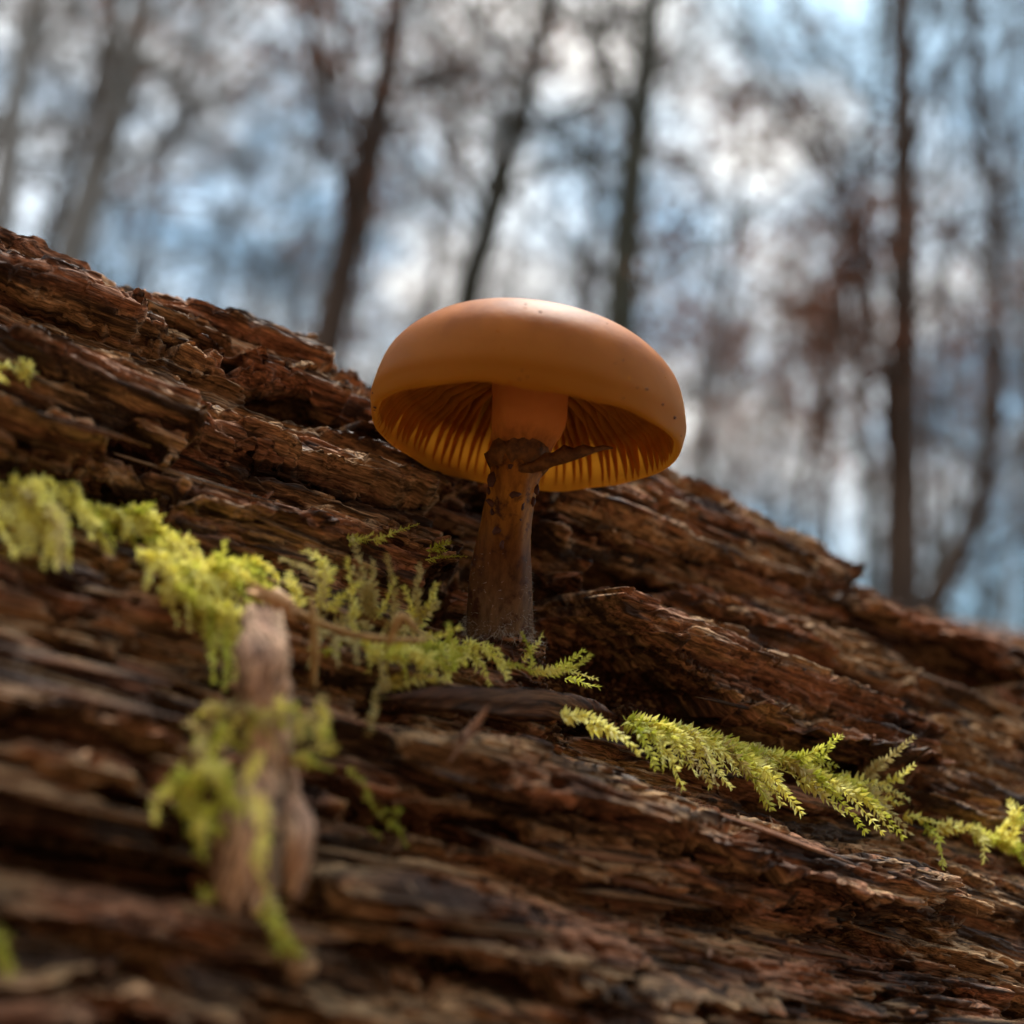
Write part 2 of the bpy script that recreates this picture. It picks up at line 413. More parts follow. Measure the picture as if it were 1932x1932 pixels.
# pixel -> point on the finished log surface
_sel = (slice(0, nu), slice(0, nv))
lx, ly, lz = project(Vlog)
_keep = (lz > .03) & (lx > -400) & (lx < 2400) & (ly > 200) & (ly < 2500) & (vv.ravel() < V_RIDGE + .03) & (vv.ravel() > v_lo - .03)
kx, ky, kz, kV = lx[_keep], ly[_keep], lz[_keep], Vlog[_keep]
dU = np.gradient(LOGP, axis=0); dV = np.gradient(LOGP, axis=1)
NRM = np.cross(dU, dV).reshape(-1, 3); NRM /= np.linalg.norm(NRM, axis=1)[:, None] + 1e-12
if (NRM[_keep] @ FW).mean() > 0: NRM = -NRM
kN = NRM[_keep]
def hit(x, y, r=7):
    """point of the log seen at a photograph pixel"""
    d = (kx - x) ** 2 + (ky - y) ** 2
    w = np.where(d < r * r)[0]
    if len(w) == 0: w = np.argsort(d)[:3]
    k = w[np.argmin(kz[w])]
    return kV[k], kz[k]
def smooth_n(x, y, r=40):
    w = ((kx - x) ** 2 + (ky - y) ** 2) < r * r
    return unit(kN[w].mean(0)) if w.any() else unit(-FW + np.array([0, 0, .5]))

# ------------------------------------------------------------------ splinters and crumbs of the log
def shard_mesh(name, mat, nl=10, nw=4, seed=0, ragged=.25, curve=.12):
    """unit shard: x -0.5..0.5 along, y -0.5..0.5 across, z thickness 1, split into fibres at its ends"""
    r = np.random.default_rng(seed); V = []; G = []
    e0 = r.uniform(0, ragged, nw + 1); e1 = r.uniform(0, ragged, nw + 1)
    wv = r.uniform(-.12, .12, (nl + 1, nw + 1)); zz = r.uniform(-.3, .3, (nl + 1, nw + 1)) + r.uniform(-.3, .3, nw + 1)[None]
    k = r.uniform(-curve, curve)
    for side in (1, -1):
        for i in range(nl + 1):
            s = i / nl
            for j in range(nw + 1):
                w = j / nw - .5
                x = (-.5 + e0[j]) * (1 - s) + (.5 - e1[j]) * s
                tap = .35 + .65 * math.sin(math.pi * min(1, max(.06, .5 * s + .3 + .1 * wv[i, j])))
                th = (.5 + zz[i, j] * .7) * (1 - (2 * w) ** 4 * .6) * (.35 + .65 * min(1, 4 * s, 4 * (1 - s) + .15))
                V.append((x, w * tap + wv[i, j] * .25, side * th + k * (4 * (s - .5) ** 2)))
                G.append((s * 14 + seed * 13, w * 3 + seed * 7, side * .3))
    n1 = (nl + 1) * (nw + 1); F4 = []
    f = lambda s, i, j: s * n1 + i * (nw + 1) + j
    for i in range(nl):
        for j in range(nw):
            F4.append((f(0, i, j), f(0, i + 1, j), f(0, i + 1, j + 1), f(0, i, j + 1)))
            F4.append((f(1, i, j), f(1, i, j + 1), f(1, i + 1, j + 1), f(1, i + 1, j)))
    for i in range(nl):
        F4.append((f(0, i, 0), f(1, i, 0), f(1, i + 1, 0), f(0, i + 1, 0))); F4.append((f(0, i, nw), f(0, i + 1, nw), f(1, i + 1, nw), f(1, i, nw)))
    for j in range(nw):
        F4.append((f(0, 0, j), f(0, 0, j + 1), f(1, 0, j + 1), f(1, 0, j))); F4.append((f(0, nl, j), f(1, nl, j), f(1, nl, j + 1), f(0, nl, j + 1)))
    return mesh_np(name, V, [np.array(F4)], mat, None, False, {'grain': np.array(G)})
def frame(xd, zd):
    xd = unit(xd); zd = unit(zd - xd * (zd @ xd)); yd = np.cross(zd, xd)
    return np.stack([xd, yd, zd], 1)
def xform(o, loc, rot3, sc):
    M4 = np.eye(4); M4[:3, :3] = rot3 * np.asarray(sc)[None, :]; M4[:3, 3] = loc
    o.matrix_world = Matrix(M4.tolist())
def child_world(o, parent, loc, rot3, sc):
    M4 = np.eye(4); M4[:3, :3] = rot3 * np.asarray(sc)[None, :]; M4[:3, 3] = loc
    o.parent = parent; o.matrix_parent_inverse = Matrix.Identity(4)
    M = Matrix(M4.tolist()); o.matrix_basis = Matrix.Translation(-parent.location) @ M
shards = [shard_mesh('splinter', WOOD, 8, 3, 100 + i, .35, .5) for i in range(12)]
first = [True] * 12
def add_splinter(x, y, Ls, Ws, Ts, lift, tilt, yaw):
    p, z = hit(x, y); n = smooth_n(x, y, 30)
    k = random.randrange(12)
    o = shards[k] if first[k] else shards[k].copy()
    if not first[k]: col.objects.link(o)
    first[k] = False
    xd = AX + yaw * unit(np.cross(n, AX)) + tilt * n
    child_world(o, log, p + n * lift, frame(xd, n), (Ls, Ws, Ts))
for i in range(150):
    for _ in range(30):
        x = random.uniform(-60, 1990); y = random.uniform(440, 1990)
        if y > 470 + .40 * x + random.uniform(0, 300) or random.random() < .1:
            if y > 475 + .405 * x and not (780 < x < 1130 and 1000 < y < 1300): break
    Lm = random.choice([random.uniform(4, 8), random.uniform(7, 14), random.uniform(12, 24)]) * mm
    add_splinter(x, y, Lm, random.uniform(.25, .8) * mm * (Lm / .009) ** .4, random.uniform(.2, .5) * mm, random.uniform(-.1, .35) * mm, random.uniform(-.07, .07), random.uniform(-.09, .09))
for (x, y, Lm, w, t, yaw, tilt) in [(1530, 1180, 4, 1.6, .8, .8, .3), (1395, 1150, 5, 2.0, 1.0, .1, .15), (510, 940, 2.4, .5, .3, 1.4, .8), (1500, 1690, 3, .5, .3, 2.0, .6), (1600, 1700, 3, .4, .3, 3, .9), (1060, 1110, 3, .4, .3, 3, .7), (980, 1660, 4, .5, .3, 1.5, .5), (1090, 930, 14, 2.2, .7, .0, .03), (1230, 1040, 12, 1.8, .7, .02, .03), (1180, 960, 13, 1.6, .6, .02, .02), (1350, 1000, 12, 1.8, .6, .03, .03)]:
    add_splinter(x, y, Lm * mm, w * mm, t * mm, .3 * mm, tilt, yaw)

pale = [shard_mesh('splinter', PALE, 5, 2, 300 + i, .35, .6) for i in range(4)]
for i in range(28):
    o = pale[i % 4] if i < 4 else pale[i % 4].copy()
    if i >= 4: col.objects.link(o)
    x = random.uniform(100, 1900); y = random.uniform(560 + .4 * x, 1900); p, z = hit(x, y); n = smooth_n(x, y, 30)
    a_ = random.uniform(0, 6.28); xd = AX * math.cos(a_) + unit(np.cross(n, AX)) * math.sin(a_) + n * random.uniform(0, .5)
    child_world(o, log, p + n * .3 * mm, frame(xd, n), (random.uniform(1.2, 3.2) * mm, random.uniform(.2, .45) * mm, random.uniform(.12, .3) * mm))

def crumbs(name, region, n, smin, smax, mat, seed):
    r = np.random.default_rng(seed); V = []; T = []; G = []
    cube = np.array([(-1, -1, -1), (1, -1, -1), (1, 1, -1), (-1, 1, -1), (-1, -1, 1), (1, -1, 1), (1, 1, 1), (-1, 1, 1)], float) * .5
    fc = np.array([(0, 3, 2, 1), (4, 5, 6, 7), (0, 1, 5, 4), (1, 2, 6, 5), (2, 3, 7, 6), (3, 0, 4, 7)])
    w = np.where((((kx - region[0]) / region[2]) ** 2 + ((ky - region[1]) / region[3]) ** 2) < 1)[0]
    for i in range(n):
        k = r.choice(w); s = r.uniform(smin, smax) * mm
        A = np.linalg.qr(r.normal(size=(3, 3)))[0]
        pts = (cube * r.uniform(.45, 1.2, 3) + r.uniform(-.18, .18, (8, 3))) * s @ A
        V.append(pts + kV[k] + kN[k] * s * .25); T.append(fc + 8 * i); g = r.uniform(0, 200, 3); G.append(pts / mm * 3 + g)
    o = mesh_np(name, np.vstack(V), [np.vstack(T)], mat, None, False, {'grain': np.vstack(G)})
    o['kind'] = 'stuff'; o.parent = log; o.matrix_parent_inverse = Matrix.Translation(-log.location)
    return o
crumbs('wood_crumbs', (1170, 1290, 170, 95), 1500, .22, .75, DARKW, 7)
crumbs('wood_crumbs', (965, 1232, 95, 34), 420, .2, .6, DARKW, 17)
crumbs('rot_dust', (900, 1400, 1100, 620), 1500, .15, .55, WOOD, 8)

# ------------------------------------------------------------------ the mushroom
BASE = at(940, 1205, .1390)
MB = empty('mushroom', tuple(BASE))
tag(MB, 'orange brown gilled mushroom with domed cap and spotted stem growing from the log', 'mushroom')
capM, t, bs, o_ = newmat('cap_skin')
tcn = t.nodes.new('ShaderNodeTexCoord')
n1 = noise(t, tcn.outputs['Object'], 230, 6, .62); n2 = noise(t, tcn.outputs['Object'], 1100, 5, .65)
zc = t.nodes.new('ShaderNodeSeparateXYZ'); t.links.new(tcn.outputs['Object'], zc.inputs[0])
c_ = ramp(t, n1, [(.38, (.25, .064, .007)), (.62, (.38, .115, .017))])
zr = t.nodes.new('ShaderNodeMapRange'); zr.inputs[1].default_value = -.001; zr.inputs[2].default_value = .009; t.links.new(zc.outputs[2], zr.inputs[0])
c_ = mixc(t, zr.outputs[0], (.36, .14, .014), c_)                # paler ochre margin of the cap
t.links.new(c_, bs.inputs['Base Color'])
bs.inputs['Subsurface Weight'].default_value = .35; bs.inputs['Subsurface Radius'].default_value = (1.0, .42, .10); bs.inputs['Subsurface Scale'].default_value = .0032
bs.inputs['Roughness'].default_value = .55; bs.inputs['Specular IOR Level'].default_value = .09
bump(t, bs, n2, .35, .00015)
tr = t.nodes.new('ShaderNodeBsdfTranslucent'); tr.inputs['Color'].default_value = (1.0, .62, .16, 1); ms = t.nodes.new('ShaderNodeMixShader'); thin = t.nodes.new('ShaderNodeMapRange'); thin.inputs[1].default_value = .0085; thin.inputs[2].default_value = .002; thin.inputs[3].default_value = .07; thin.inputs[4].default_value = .44; t.links.new(zc.outputs[2], thin.inputs[0]); t.links.new(thin.outputs[0], ms.inputs[0])   # thin flesh at the margin lets light through
t.links.new(bs.outputs[0], ms.inputs[1]); t.links.new(tr.outputs[0], ms.inputs[2]); t.links.new(ms.outputs[0], o_.inputs['Surface'])
CAPR, CAPH = .0201, .0148
CAPS = .1385 / .1415
def lathe(prof_, n, wob=None):
    V = []; F = []
    for i, (r, z) in enumerate(prof_):
        for k in range(n):
            a = 2 * math.pi * k / n; dr, dz = wob(a, i / (len(prof_) - 1)) if wob else (0, 0)
            V.append(((r + dr) * math.cos(a), (r + dr) * math.sin(a), z + dz))
    for i in range(len(prof_) - 1):
        for k in range(n):
            F.append((i * n + k, i * n + (k + 1) % n, (i + 1) * n + (k + 1) % n, (i + 1) * n + k))
    return V, F
outer = catmull([(.0002, CAPH), (.005, CAPH * .985), (.0105, CAPH * .915), (.0150, CAPH * .775), (.0187, CAPH * .51), (.0201, CAPH * .17), (.0200, .0004), (.0197, -.0009), (.0192, -.0012), (.0188, -.0006)], 6)
inner = catmull([(.0188, -.0006), (.0187, .0016), (.0172, .0055), (.0125, .0092), (.0070, .0108), (.0002, .0112)], 5)[1:]
def capwob(a, s):
    k = .00028 * math.sin(2 * a + .6) + .00020 * math.sin(3 * a + 2.0)
    rim = math.exp(-((s - .63) / .10) ** 2)
    return k * min(1, 3 * s) + rim * (.00010 * math.sin(9 * a + .4) + .00007 * math.sin(17 * a)), .00035 * math.sin(2 * a + 1.2) * min(1, 2 * s) + rim * (.00016 * math.sin(7 * a + 2) + .0001 * math.sin(13 * a + 1))
Vc, Fc = lathe(list(outer) + list(inner), 120, capwob)
cap = mesh_np('cap', Vc, [np.array(Fc)], capM, MB)
# cap frame: centre of the rim plane, leaning a little towards the camera
CAPC = at(991, 818, .1385) - BASE
TILT_T, TILT_R = math.radians(4.0), math.radians(-1.0)
cap.location = Vector(CAPC.tolist())
cap.rotation_euler = (TILT_T, TILT_R, 0); cap.scale = (CAPS, CAPS, CAPS)
gillM, t, bs, o_ = newmat('gill')
tcn = t.nodes.new('ShaderNodeTexCoord'); n1 = noise(t, tcn.outputs['Object'], 500, 3, .5)
c_ = ramp(t, n1, [(.3, (.56, .22, .022)), (.7, (.72, .33, .04))])
t.links.new(c_, bs.inputs['Base Color']); bs.inputs['Roughness'].default_value = .7; bs.inputs['Specular IOR Level'].default_value = .2
tr = t.nodes.new('ShaderNodeBsdfTranslucent'); t.links.new(c_, tr.inputs['Color']); ms = t.nodes.new('ShaderNodeMixShader'); ms.inputs[0].default_value = .6
t.links.new(bs.outputs[0], ms.inputs[1]); t.links.new(tr.outputs[0], ms.inputs[2]); t.links.new(ms.outputs[0], o_.inputs['Surface'])
def gill_mesh(r0, seed):
    r = np.random.default_rng(seed); nr = 14
    rr = np.linspace(r0, .0190, nr)
    top = np.interp(rr, [.002, .0070, .0125, .0172, .0187, .0190], [.0114, .0111, .0096, .0060, .0022, .0002])
    dep = np.interp(rr, [.0044, .0075, .0125, .0172, .0187, .0190], [.0026, .0029, .0031, .0029, .0026, .0014])
    if r0 > .006: dep = dep * sstep(r0 - .0002, r0 + .0045, rr)
    bend = .00022 * np.sin(np.linspace(0, 3, nr) + r.uniform(0, 6)) + r.normal(0, .00003, nr)
    V = []
    th = .00009
    for side in (-1, 1):
        for k in range(nr):
            V.append((rr[k], bend[k] + side * th * 1.8, top[k] + .0003)); V.append((rr[k], bend[k] * 1.2 + side * th, top[k] - dep[k] * .55)); V.append((rr[k], bend[k] * 1.5 + side * th * .5, top[k] - dep[k] + r.normal(0, .00006)))
    F = []
    n = nr * 3
    for k in range(nr - 1):
        for q in (0, 1):
            a, b_ = k * 3 + q, (k + 1) * 3 + q
            F.append((a, b_, b_ + 1, a + 1)); F.append((n + a, n + a + 1, n + b_ + 1, n + b_))
        F.append((k * 3 + 2, (k + 1) * 3 + 2, n + (k + 1) * 3 + 2, n + k * 3 + 2))
    return mesh_np('gill', V, [np.array(F)], gillM, cap)
NG = 82
full = [gill_mesh(.0044, s) for s in range(4)]; half = [gill_mesh(.0095, 10 + s) for s in range(3)]
seen = set()
for k in range(NG):
    src = full[(k // 2) % 4] if k % 2 == 0 else half[(k // 2) % 3]
    o = src if src.name not in seen else src.copy()
    if src.name in seen: col.objects.link(o)
    seen.add(src.name)
    o.rotation_euler = (0, 0, 2 * math.pi * (k + random.uniform(-.18, .18)) / NG)

# stem, lofted along a slightly curved axis
stemM, t, bs, o_ = newmat('stem_skin')
tcn = t.nodes.new('ShaderNodeTexCoord'); zc = t.nodes.new('ShaderNodeSeparateXYZ'); t.links.new(tcn.outputs['Object'], zc.inputs[0])
fibn = noise(t, tcn.outputs['Object'], 1, 5, .65, (1100, 1100, 200)); pat = noise(t, tcn.outputs['Object'], 430, 4, .6)
STEMTOP = CAPC + np.array([0, 0, .0102])
hgt = STEMTOP[2]
mr = t.nodes.new('ShaderNodeMapRange'); mr.inputs[1].default_value = 0; mr.inputs[2].default_value = hgt; t.links.new(zc.outputs[2], mr.inputs[0])
colz = ramp(t, mr.outputs[0], [(0.0, (.15, .095, .055)), (.13, (.11, .055, .024)), (.27, (.11, .042, .010)), (.45, (.29, .125, .018)), (.62, (.24, .085, .013)), (.70, (.58, .21, .05)), (1, (.56, .17, .033))])
fm = ramp(t, fibn, [(.36, (.62, .56, .48)), (.62, (1.2, 1.18, 1.1))])
lowf = t.nodes.new('ShaderNodeMapRange'); lowf.inputs[1].default_value = hgt * .72; lowf.inputs[2].default_value = hgt * .62; t.links.new(zc.outputs[2], lowf.inputs[0])
c_ = mixc(t, lowf.outputs[0], colz, mixc(t, 1.0, colz, fm, 'MULTIPLY'))
lowm = t.nodes.new('ShaderNodeMapRange'); lowm.inputs[1].default_value = hgt * .70; lowm.inputs[2].default_value = hgt * .56; t.links.new(zc.outputs[2], lowm.inputs[0])
sp = ramp(t, pat, [(.54, (0, 0, 0)), (.66, (1, 1, 1))])
spm = mixc(t, 1.0, sp, lowm.outputs[0], 'MULTIPLY')
c_ = mixc(t, spm, c_, (.045, .015, .007))
t.links.new(c_, bs.inputs['Base Color']); bs.inputs['Roughness'].default_value = .55; bs.inputs['Specular IOR Level'].default_value = .1
bs.inputs['Subsurface Weight'].default_value = .35; bs.inputs['Subsurface Radius'].default_value = (1, .4, .12); bs.inputs['Subsurface Scale'].default_value = .0018
bump(t, bs, fibn, .5, .00012)
def px_w(w, d=.1405): return w / 2 * d / FPX
stem_ctrl = [(930, 1345, 112), (938, 1255, 120), (940, 1190, 126), (943, 1130, 121), (947, 1070, 112), (955, 1000, 97), (966, 930, 92), (976, 880, 100), (985, 835, 118), (996, 800, 138), (1001, 750, 142), (1004, 700, 146), (1008, 655, 150)]
SC = []
for x, y, w in stem_ctrl:
    SC.append(np.append(at(x, y, .1390 - .0005 * (1205 - y) / 400) - BASE, px_w(w, .1388)))
SC = np.array(SC)
cs = np.array(catmull(SC, 8))
nst, nsd = len(cs), 48
Vs = []
for i in range(nst):
    for k in range(nsd):
        a = 2 * math.pi * k / nsd
        rr = cs[i, 3] * (1 + .035 * math.sin(3 * a + i * .12) + .02 * math.sin(7 * a + 1 + i * .05)) + random.gauss(0, .00003)
        Vs.append((cs[i, 0] + rr * math.cos(a), cs[i, 1] + rr * math.sin(a), cs[i, 2]))
Fs = [(i * nsd + k, i * nsd + (k + 1) % nsd, (i + 1) * nsd + (k + 1) % nsd, (i + 1) * nsd + k) for i in range(nst - 1) for k in range(nsd)]
stem = mesh_np('stem', Vs, [np.array(Fs)], stemM, MB)
def stem_at(zpx):
    """axis point and radius (local to BASE) at an image row"""
    ys = np.array([project(BASE + q[:3])[1] for q in cs]); k = np.argmin(abs(ys - zpx)); return cs[k, :3], cs[k, 3]
veilM = simple_mat('veil', (.07, .025, .006), (.20, .08, .018), 900, .6, bumpd=.0001, trans=.15)
# ragged ring where the veil tore away
V = []; F = []; n = 72
a0, r0 = stem_at(856); a1, r1 = stem_at(872); a2, r2 = stem_at(888)
for i, (ax_, rad) in enumerate([(stem_at(848)[0], stem_at(848)[1] - .00008), (a0, r0 + .00025), (a1, r1 + .0006), (a2, r2 + .00025), (stem_at(892)[0], r2 - .0003)]):
    for k in range(n):
        a = 2 * math.pi * k / n
        j = .00035 * pn(np.array([k / 4.]), np.array([i * .4]), 5)[0] + (.0013 * pn(np.array([k / 3.1]), np.array([3.]), 9)[0] if i >= 2 else 0)
        V.append((ax_[0] + (rad + j) * math.cos(a), ax_[1] + (rad + j) * math.sin(a), ax_[2] + (j * 1.6 if i >= 2 else 0)))
for i in range(4):
    for k in range(n): F.append((i * n + k, i * n + (k + 1) % n, (i + 1) * n + (k + 1) % n, (i + 1) * n + k))
ring = mesh_np('ring', V, [np.array(F)], veilM, MB)
# torn veil flap that points right
path = [(978, 884, .1358, 12), (1005, 880, .1350, 22), (1028, 870, .1344, 33), (1046, 866, .1340, 27), (1064, 857, .1336, 31), (1082, 858, .1334, 20), (1100, 850, .1332, 22), (1120, 849, .1332, 12), (1138, 844, .1333, 11), (1157, 846, .1334, 3)]
V = []; F = []
for i, (x, y, d, w) in enumerate(path):
    for k in range(8):
        a = 2 * math.pi * k / 8
        p = at(x, y, d) - BASE
        V.append(tuple(p + UP * (w * .5 * .136 / FPX) * math.sin(a) * (1 + .4 * random.uniform(-1, 1)) + FW * .0006 * math.cos(a) * (w / 40 + .2)))
for i in range(len(path) - 1):
    for k in range(8): F.append((i * 8 + k, i * 8 + (k + 1) % 8, (i + 1) * 8 + (k + 1) % 8, (i + 1) * 8 + k))
flap = mesh_np('veil_flap', V, [np.array(F)], veilM, MB)
# dark scales on the stem
scaleM = simple_mat('scale', (.035, .010, .005), (.07, .022, .010), 900, .5)
def blob(name, loc, n_, rx, ry, rz, mat, parent, seed, xd=None):
    r = np.random.default_rng(seed); V = []; F = []; nn = 9; lv = 4
    fr = frame(np.array([1.0, 0, 0]) if xd is None else xd, n_)
    for i in range(lv + 1):
        ph = math.pi * (i / lv) * .5
        for k in range(nn):
            a = 2 * math.pi * k / nn; j = 1 + .28 * math.sin(2 * a + seed) + .15 * math.sin(3 * a + seed * 2.1)
            V.append(loc + fr @ np.array([rx * math.sin(ph) * math.cos(a) * j, ry * math.sin(ph) * math.sin(a) * j, rz * (math.cos(ph) - .25)]))
    for i in range(lv):
        for k in range(nn): F.append((i * nn + k, (i + 1) * nn + k, (i + 1) * nn + (k + 1) % nn, i * nn + (k + 1) % nn))
    return mesh_np(name, np.array(V), [np.array(F)], mat, parent)
for i, (x, y, rx, ry) in enumerate([(930, 915, 11, 17), (970, 942, 9, 11), (1012, 920, 6, 14), (926, 960, 9, 8), (928, 978, 5, 6), (983, 968, 6, 9), (962, 897, 6, 6), (936, 1015, 7, 10), (978, 990, 4, 4), (1004, 950, 5, 12), (922, 940, 5, 7), (945, 1045, 5, 8)]):
    ax_, rad = stem_at(y); dx = np.clip((x - project(BASE + ax_)[0]) * .1405 / FPX, -rad * .93, rad * .93)
    dy = -math.sqrt(max(rad ** 2 - dx ** 2, 1e-9))
    n_ = unit([dx, dy, 0]); blob('scale', ax_ + n_ * rad * 1.0, n_, rx * .1405 / FPX, ry * .1405 / FPX, .00022, scaleM, stem, i)
# dirt specks on the cap
def cap_surface(az, s):
    i = int(s * (len(outer) - 1)); r, z = outer[i]; r2, z2 = outer[min(i + 1, len(outer) - 1)]
    n_ = unit([-(z2 - z) * math.cos(az), -(z2 - z) * math.sin(az), (r2 - r)]); return np.array([r * math.cos(az), r * math.sin(az), z]), n_
for i, (az, s, q) in enumerate([(-.15, .62, .0002), (.0, .45, .0003), (-.5, .66, .00022), (-2.6, .7, .0003), (-2.75, .55, .0003), (-2.85, .63, .0002), (-2.5, .74, .0002), (.05, .72, .0003), (-.3, .72, .0002), (-1.7, .86, .0003), (-2.95, .5, .0002), (-.85, .6, .00015), (-2.2, .4, .00015)] + [(random.uniform(-3.1, -2.3), random.uniform(.45, .85), random.uniform(.00008, .0002)) for _ in range(16)] + [(random.uniform(-2.4, .1), random.uniform(.3, .85), random.uniform(.00007, .00015)) for _ in range(22)]):
    p, n_ = cap_surface(az, s); blob('dirt_speck', p, n_, q * 1.2, q * .8, q, scaleM if i % 3 else gillM, cap, 40 + i)
# white mycelium down round the base
fuzzM = simple_mat('mycelium', (.34, .31, .26), (.50, .47, .41), 900, .9, trans=.4)
V = []; F = []
r = np.random.default_rng(77)
for i in range(1700):
    y = r.uniform(1060, 1230) if r.random() < .45 else r.uniform(1165, 1240); ax_, rad = stem_at(y); a = r.uniform(0, 2 * math.pi)
    n_ = np.array([math.cos(a), math.sin(a), 0]); p = ax_ + n_ * rad * .98
    if abs(n_[0]) < .8 and y < 1190 and r.random() < .8: continue
    Lh = r.uniform(.0004, .0016) * (.5 + .5 * (y - 1075) / 165); d1 = unit(n_ + r.normal(0, .45, 3)); d2 = unit(d1 + r.normal(0, .6, 3) + [0, 0, -.5])
    w = unit(np.cross(d1, r.normal(size=3))) * .000022
    k = len(V); V += [p - w, p + w, p + d1 * Lh * .5 - w * .8, p + d1 * Lh * .5 + w * .8, p + (d1 + d2) * Lh * .5]
    F += [(k, k + 1, k + 3), (k, k + 3, k + 2), (k + 2, k + 3, k + 4)]
for i in range(260):                                     # threads creeping from the stem foot over the wood
    a = r.uniform(-2.9, -.2); ax_, rad = stem_at(1205); q = ax_ + np.array([math.cos(a), math.sin(a), 0]) * rad * r.uniform(1.0, 1.5)
    x, y, _z = project(BASE + q); hp, hz = hit(x, y + r.uniform(-25, 20), 8)
    p = hp - BASE; d1 = unit(r.normal(0, 1, 3)); Lh = r.uniform(.0006, .0018); w = unit(np.cross(d1, FW)) * .000022
    k = len(V); V += [p - w, p + w, p + d1 * Lh * .5 - w - FW * .0003, p + d1 * Lh * .5 + w - FW * .0003, p + d1 * Lh + UP * .0002]
    F += [(k, k + 1, k + 3), (k, k + 3, k + 2), (k + 2, k + 3, k + 4)]
fz = mesh_np('mycelium_fuzz', V, [np.array(F)], fuzzM, MB, False); fz['kind'] = 'stuff'

# ------------------------------------------------------------------ moss
def frond_geo(path, leaf, dens, r, spread=1.0, stemw=.00011, wide=.14):
    """path (n,3) in metres; returns V, F of a leafy shoot"""
    P = catmull(path, 8); al = np.concatenate([[0], np.cumsum(np.linalg.norm(np.diff(P, axis=0), axis=1))]); Lt = al[-1]
    V = []; F3 = []
    T = np.gradient(P, axis=0); T /= np.linalg.norm(T, axis=1)[:, None] + 1e-12
    ref = unit(r.normal(size=3) * .5 - FW)
    step = max(1, len(P) // 10); rows = list(range(0, len(P), step))
    for i in rows:                                    # thin three-sided stem
        a = unit(np.cross(T[i], ref)); b_ = np.cross(T[i], a)
        for k in range(3):
            an = 2.094 * k; V.append(P[i] + (a * math.cos(an) + b_ * math.sin(an)) * stemw * (1 - .6 * al[i] / Lt))
    for q in range(len(rows) - 1):
        for k in range(3):
            a_, b_ = q * 3 + k, q * 3 + (k + 1) % 3
            F3 += [(a_, b_, b_ + 3), (a_, b_ + 3, a_ + 3)]
    nl = max(10, int(Lt / mm * dens * 1.3))
    for i in range(nl):
        s = (i + r.uniform(0, .8)) / nl; k = min(len(P) - 1, int(s * (len(P) - 1)))
        a = unit(np.cross(T[k], ref)); b_ = np.cross(T[k], a)
        an = (i % 2) * math.pi + r.normal(0, .75)
        side = a * math.cos(an) + b_ * math.sin(an)
        d = unit(side * spread * (1.0 - .4 * s) + T[k] * (.45 + .5 * s) + r.normal(0, .16, 3))
        Ls = leaf * (1.0 - .45 * s) * r.uniform(.75, 1.15) * min(1, .5 + 3 * s + .2); W = Ls * wide
        wv = unit(np.cross(d, np.cross(side, T[k]) + r.normal(0, .3, 3))); cup = np.cross(d, wv)
        k0 = len(V); p = P[k]
        tipc = d * Ls + cup * Ls * r.uniform(-.12, .3)
        V += [p, p + d * Ls * .38 + wv * W + cup * W * .3, p + d * Ls * .42 - cup * W * .25, p + d * Ls * .38 - wv * W + cup * W * .3, p + tipc]
        F3 += [(k0, k0 + 1, k0 + 2), (k0, k0 + 2, k0 + 3), (k0 + 2, k0 + 1, k0 + 4), (k0 + 3, k0 + 2, k0 + 4)]
    return np.array(V), np.array(F3)
mr_ = np.random.default_rng(21)
def zbase(x, y):
    k = np.argmin((gx - x) ** 2 + (gy - y) ** 2); return gz.flat[k]
def moss(label, fronds, mats, leaf=1.15, dens=6.5, spread=1.0, jitter=6, wide=.14):
    """fronds: (x0,y0,x1,y1,arch mm,lift0 mm,lift1 mm[,dz mm toward camera])"""
    f0 = fronds[0]; root = empty('moss_patch', tuple(hit(f0[0], f0[1])[0]))
    tag(root, label, 'moss', 'moss patches on the log')
    loc = np.array(root.location)
    for q in fronds:
        x0, y0, x1, y1, arch, l0, l1 = q[:7]
        x0, y0, x1, y1 = np.array([x0, y0, x1, y1]) + mr_.normal(0, jitter, 4)
        p0, z0 = hit(x0, y0, 10); p1, z1 = hit(x1, y1, 10)
        n0_ = smooth_n(x0, y0, 45)
        z0 = min(z0, zbase(x0, y0) + .0004); z1 = min(z1, zbase(x1, y1) + .0004); p0 = at(x0, y0, z0)
        if len(q) > 7:                                   # free-standing shoot: end point at a chosen depth offset
            p1 = at(x1, y1, z0 - q[7] * mm)
        else:
            z1 = min(max(z1, z0 - .006), z0 + .006); p1 = at(x1, y1, z1)
        p0 = p0 + n0_ * (l0 + .7) * mm; p1 = p1 + n0_ * (l1 + 1.1) * mm
        mid = (p0 + p1) / 2 + n0_ * arch * mm + mr_.normal(0, .25, 3) * mm
        V, F = frond_geo(np.array([p0 - n0_ * .3 * mm, p0 * .6 + mid * .4 + n0_ * arch * .25 * mm, mid, p1]), 1.15 * leaf * mm * mr_.uniform(.85, 1.15), dens, mr_, spread, wide=wide)
        o = mesh_np('frond', V - loc, [F], MOSS[mats[mr_.integers(len(mats))]], root, False)
    return root
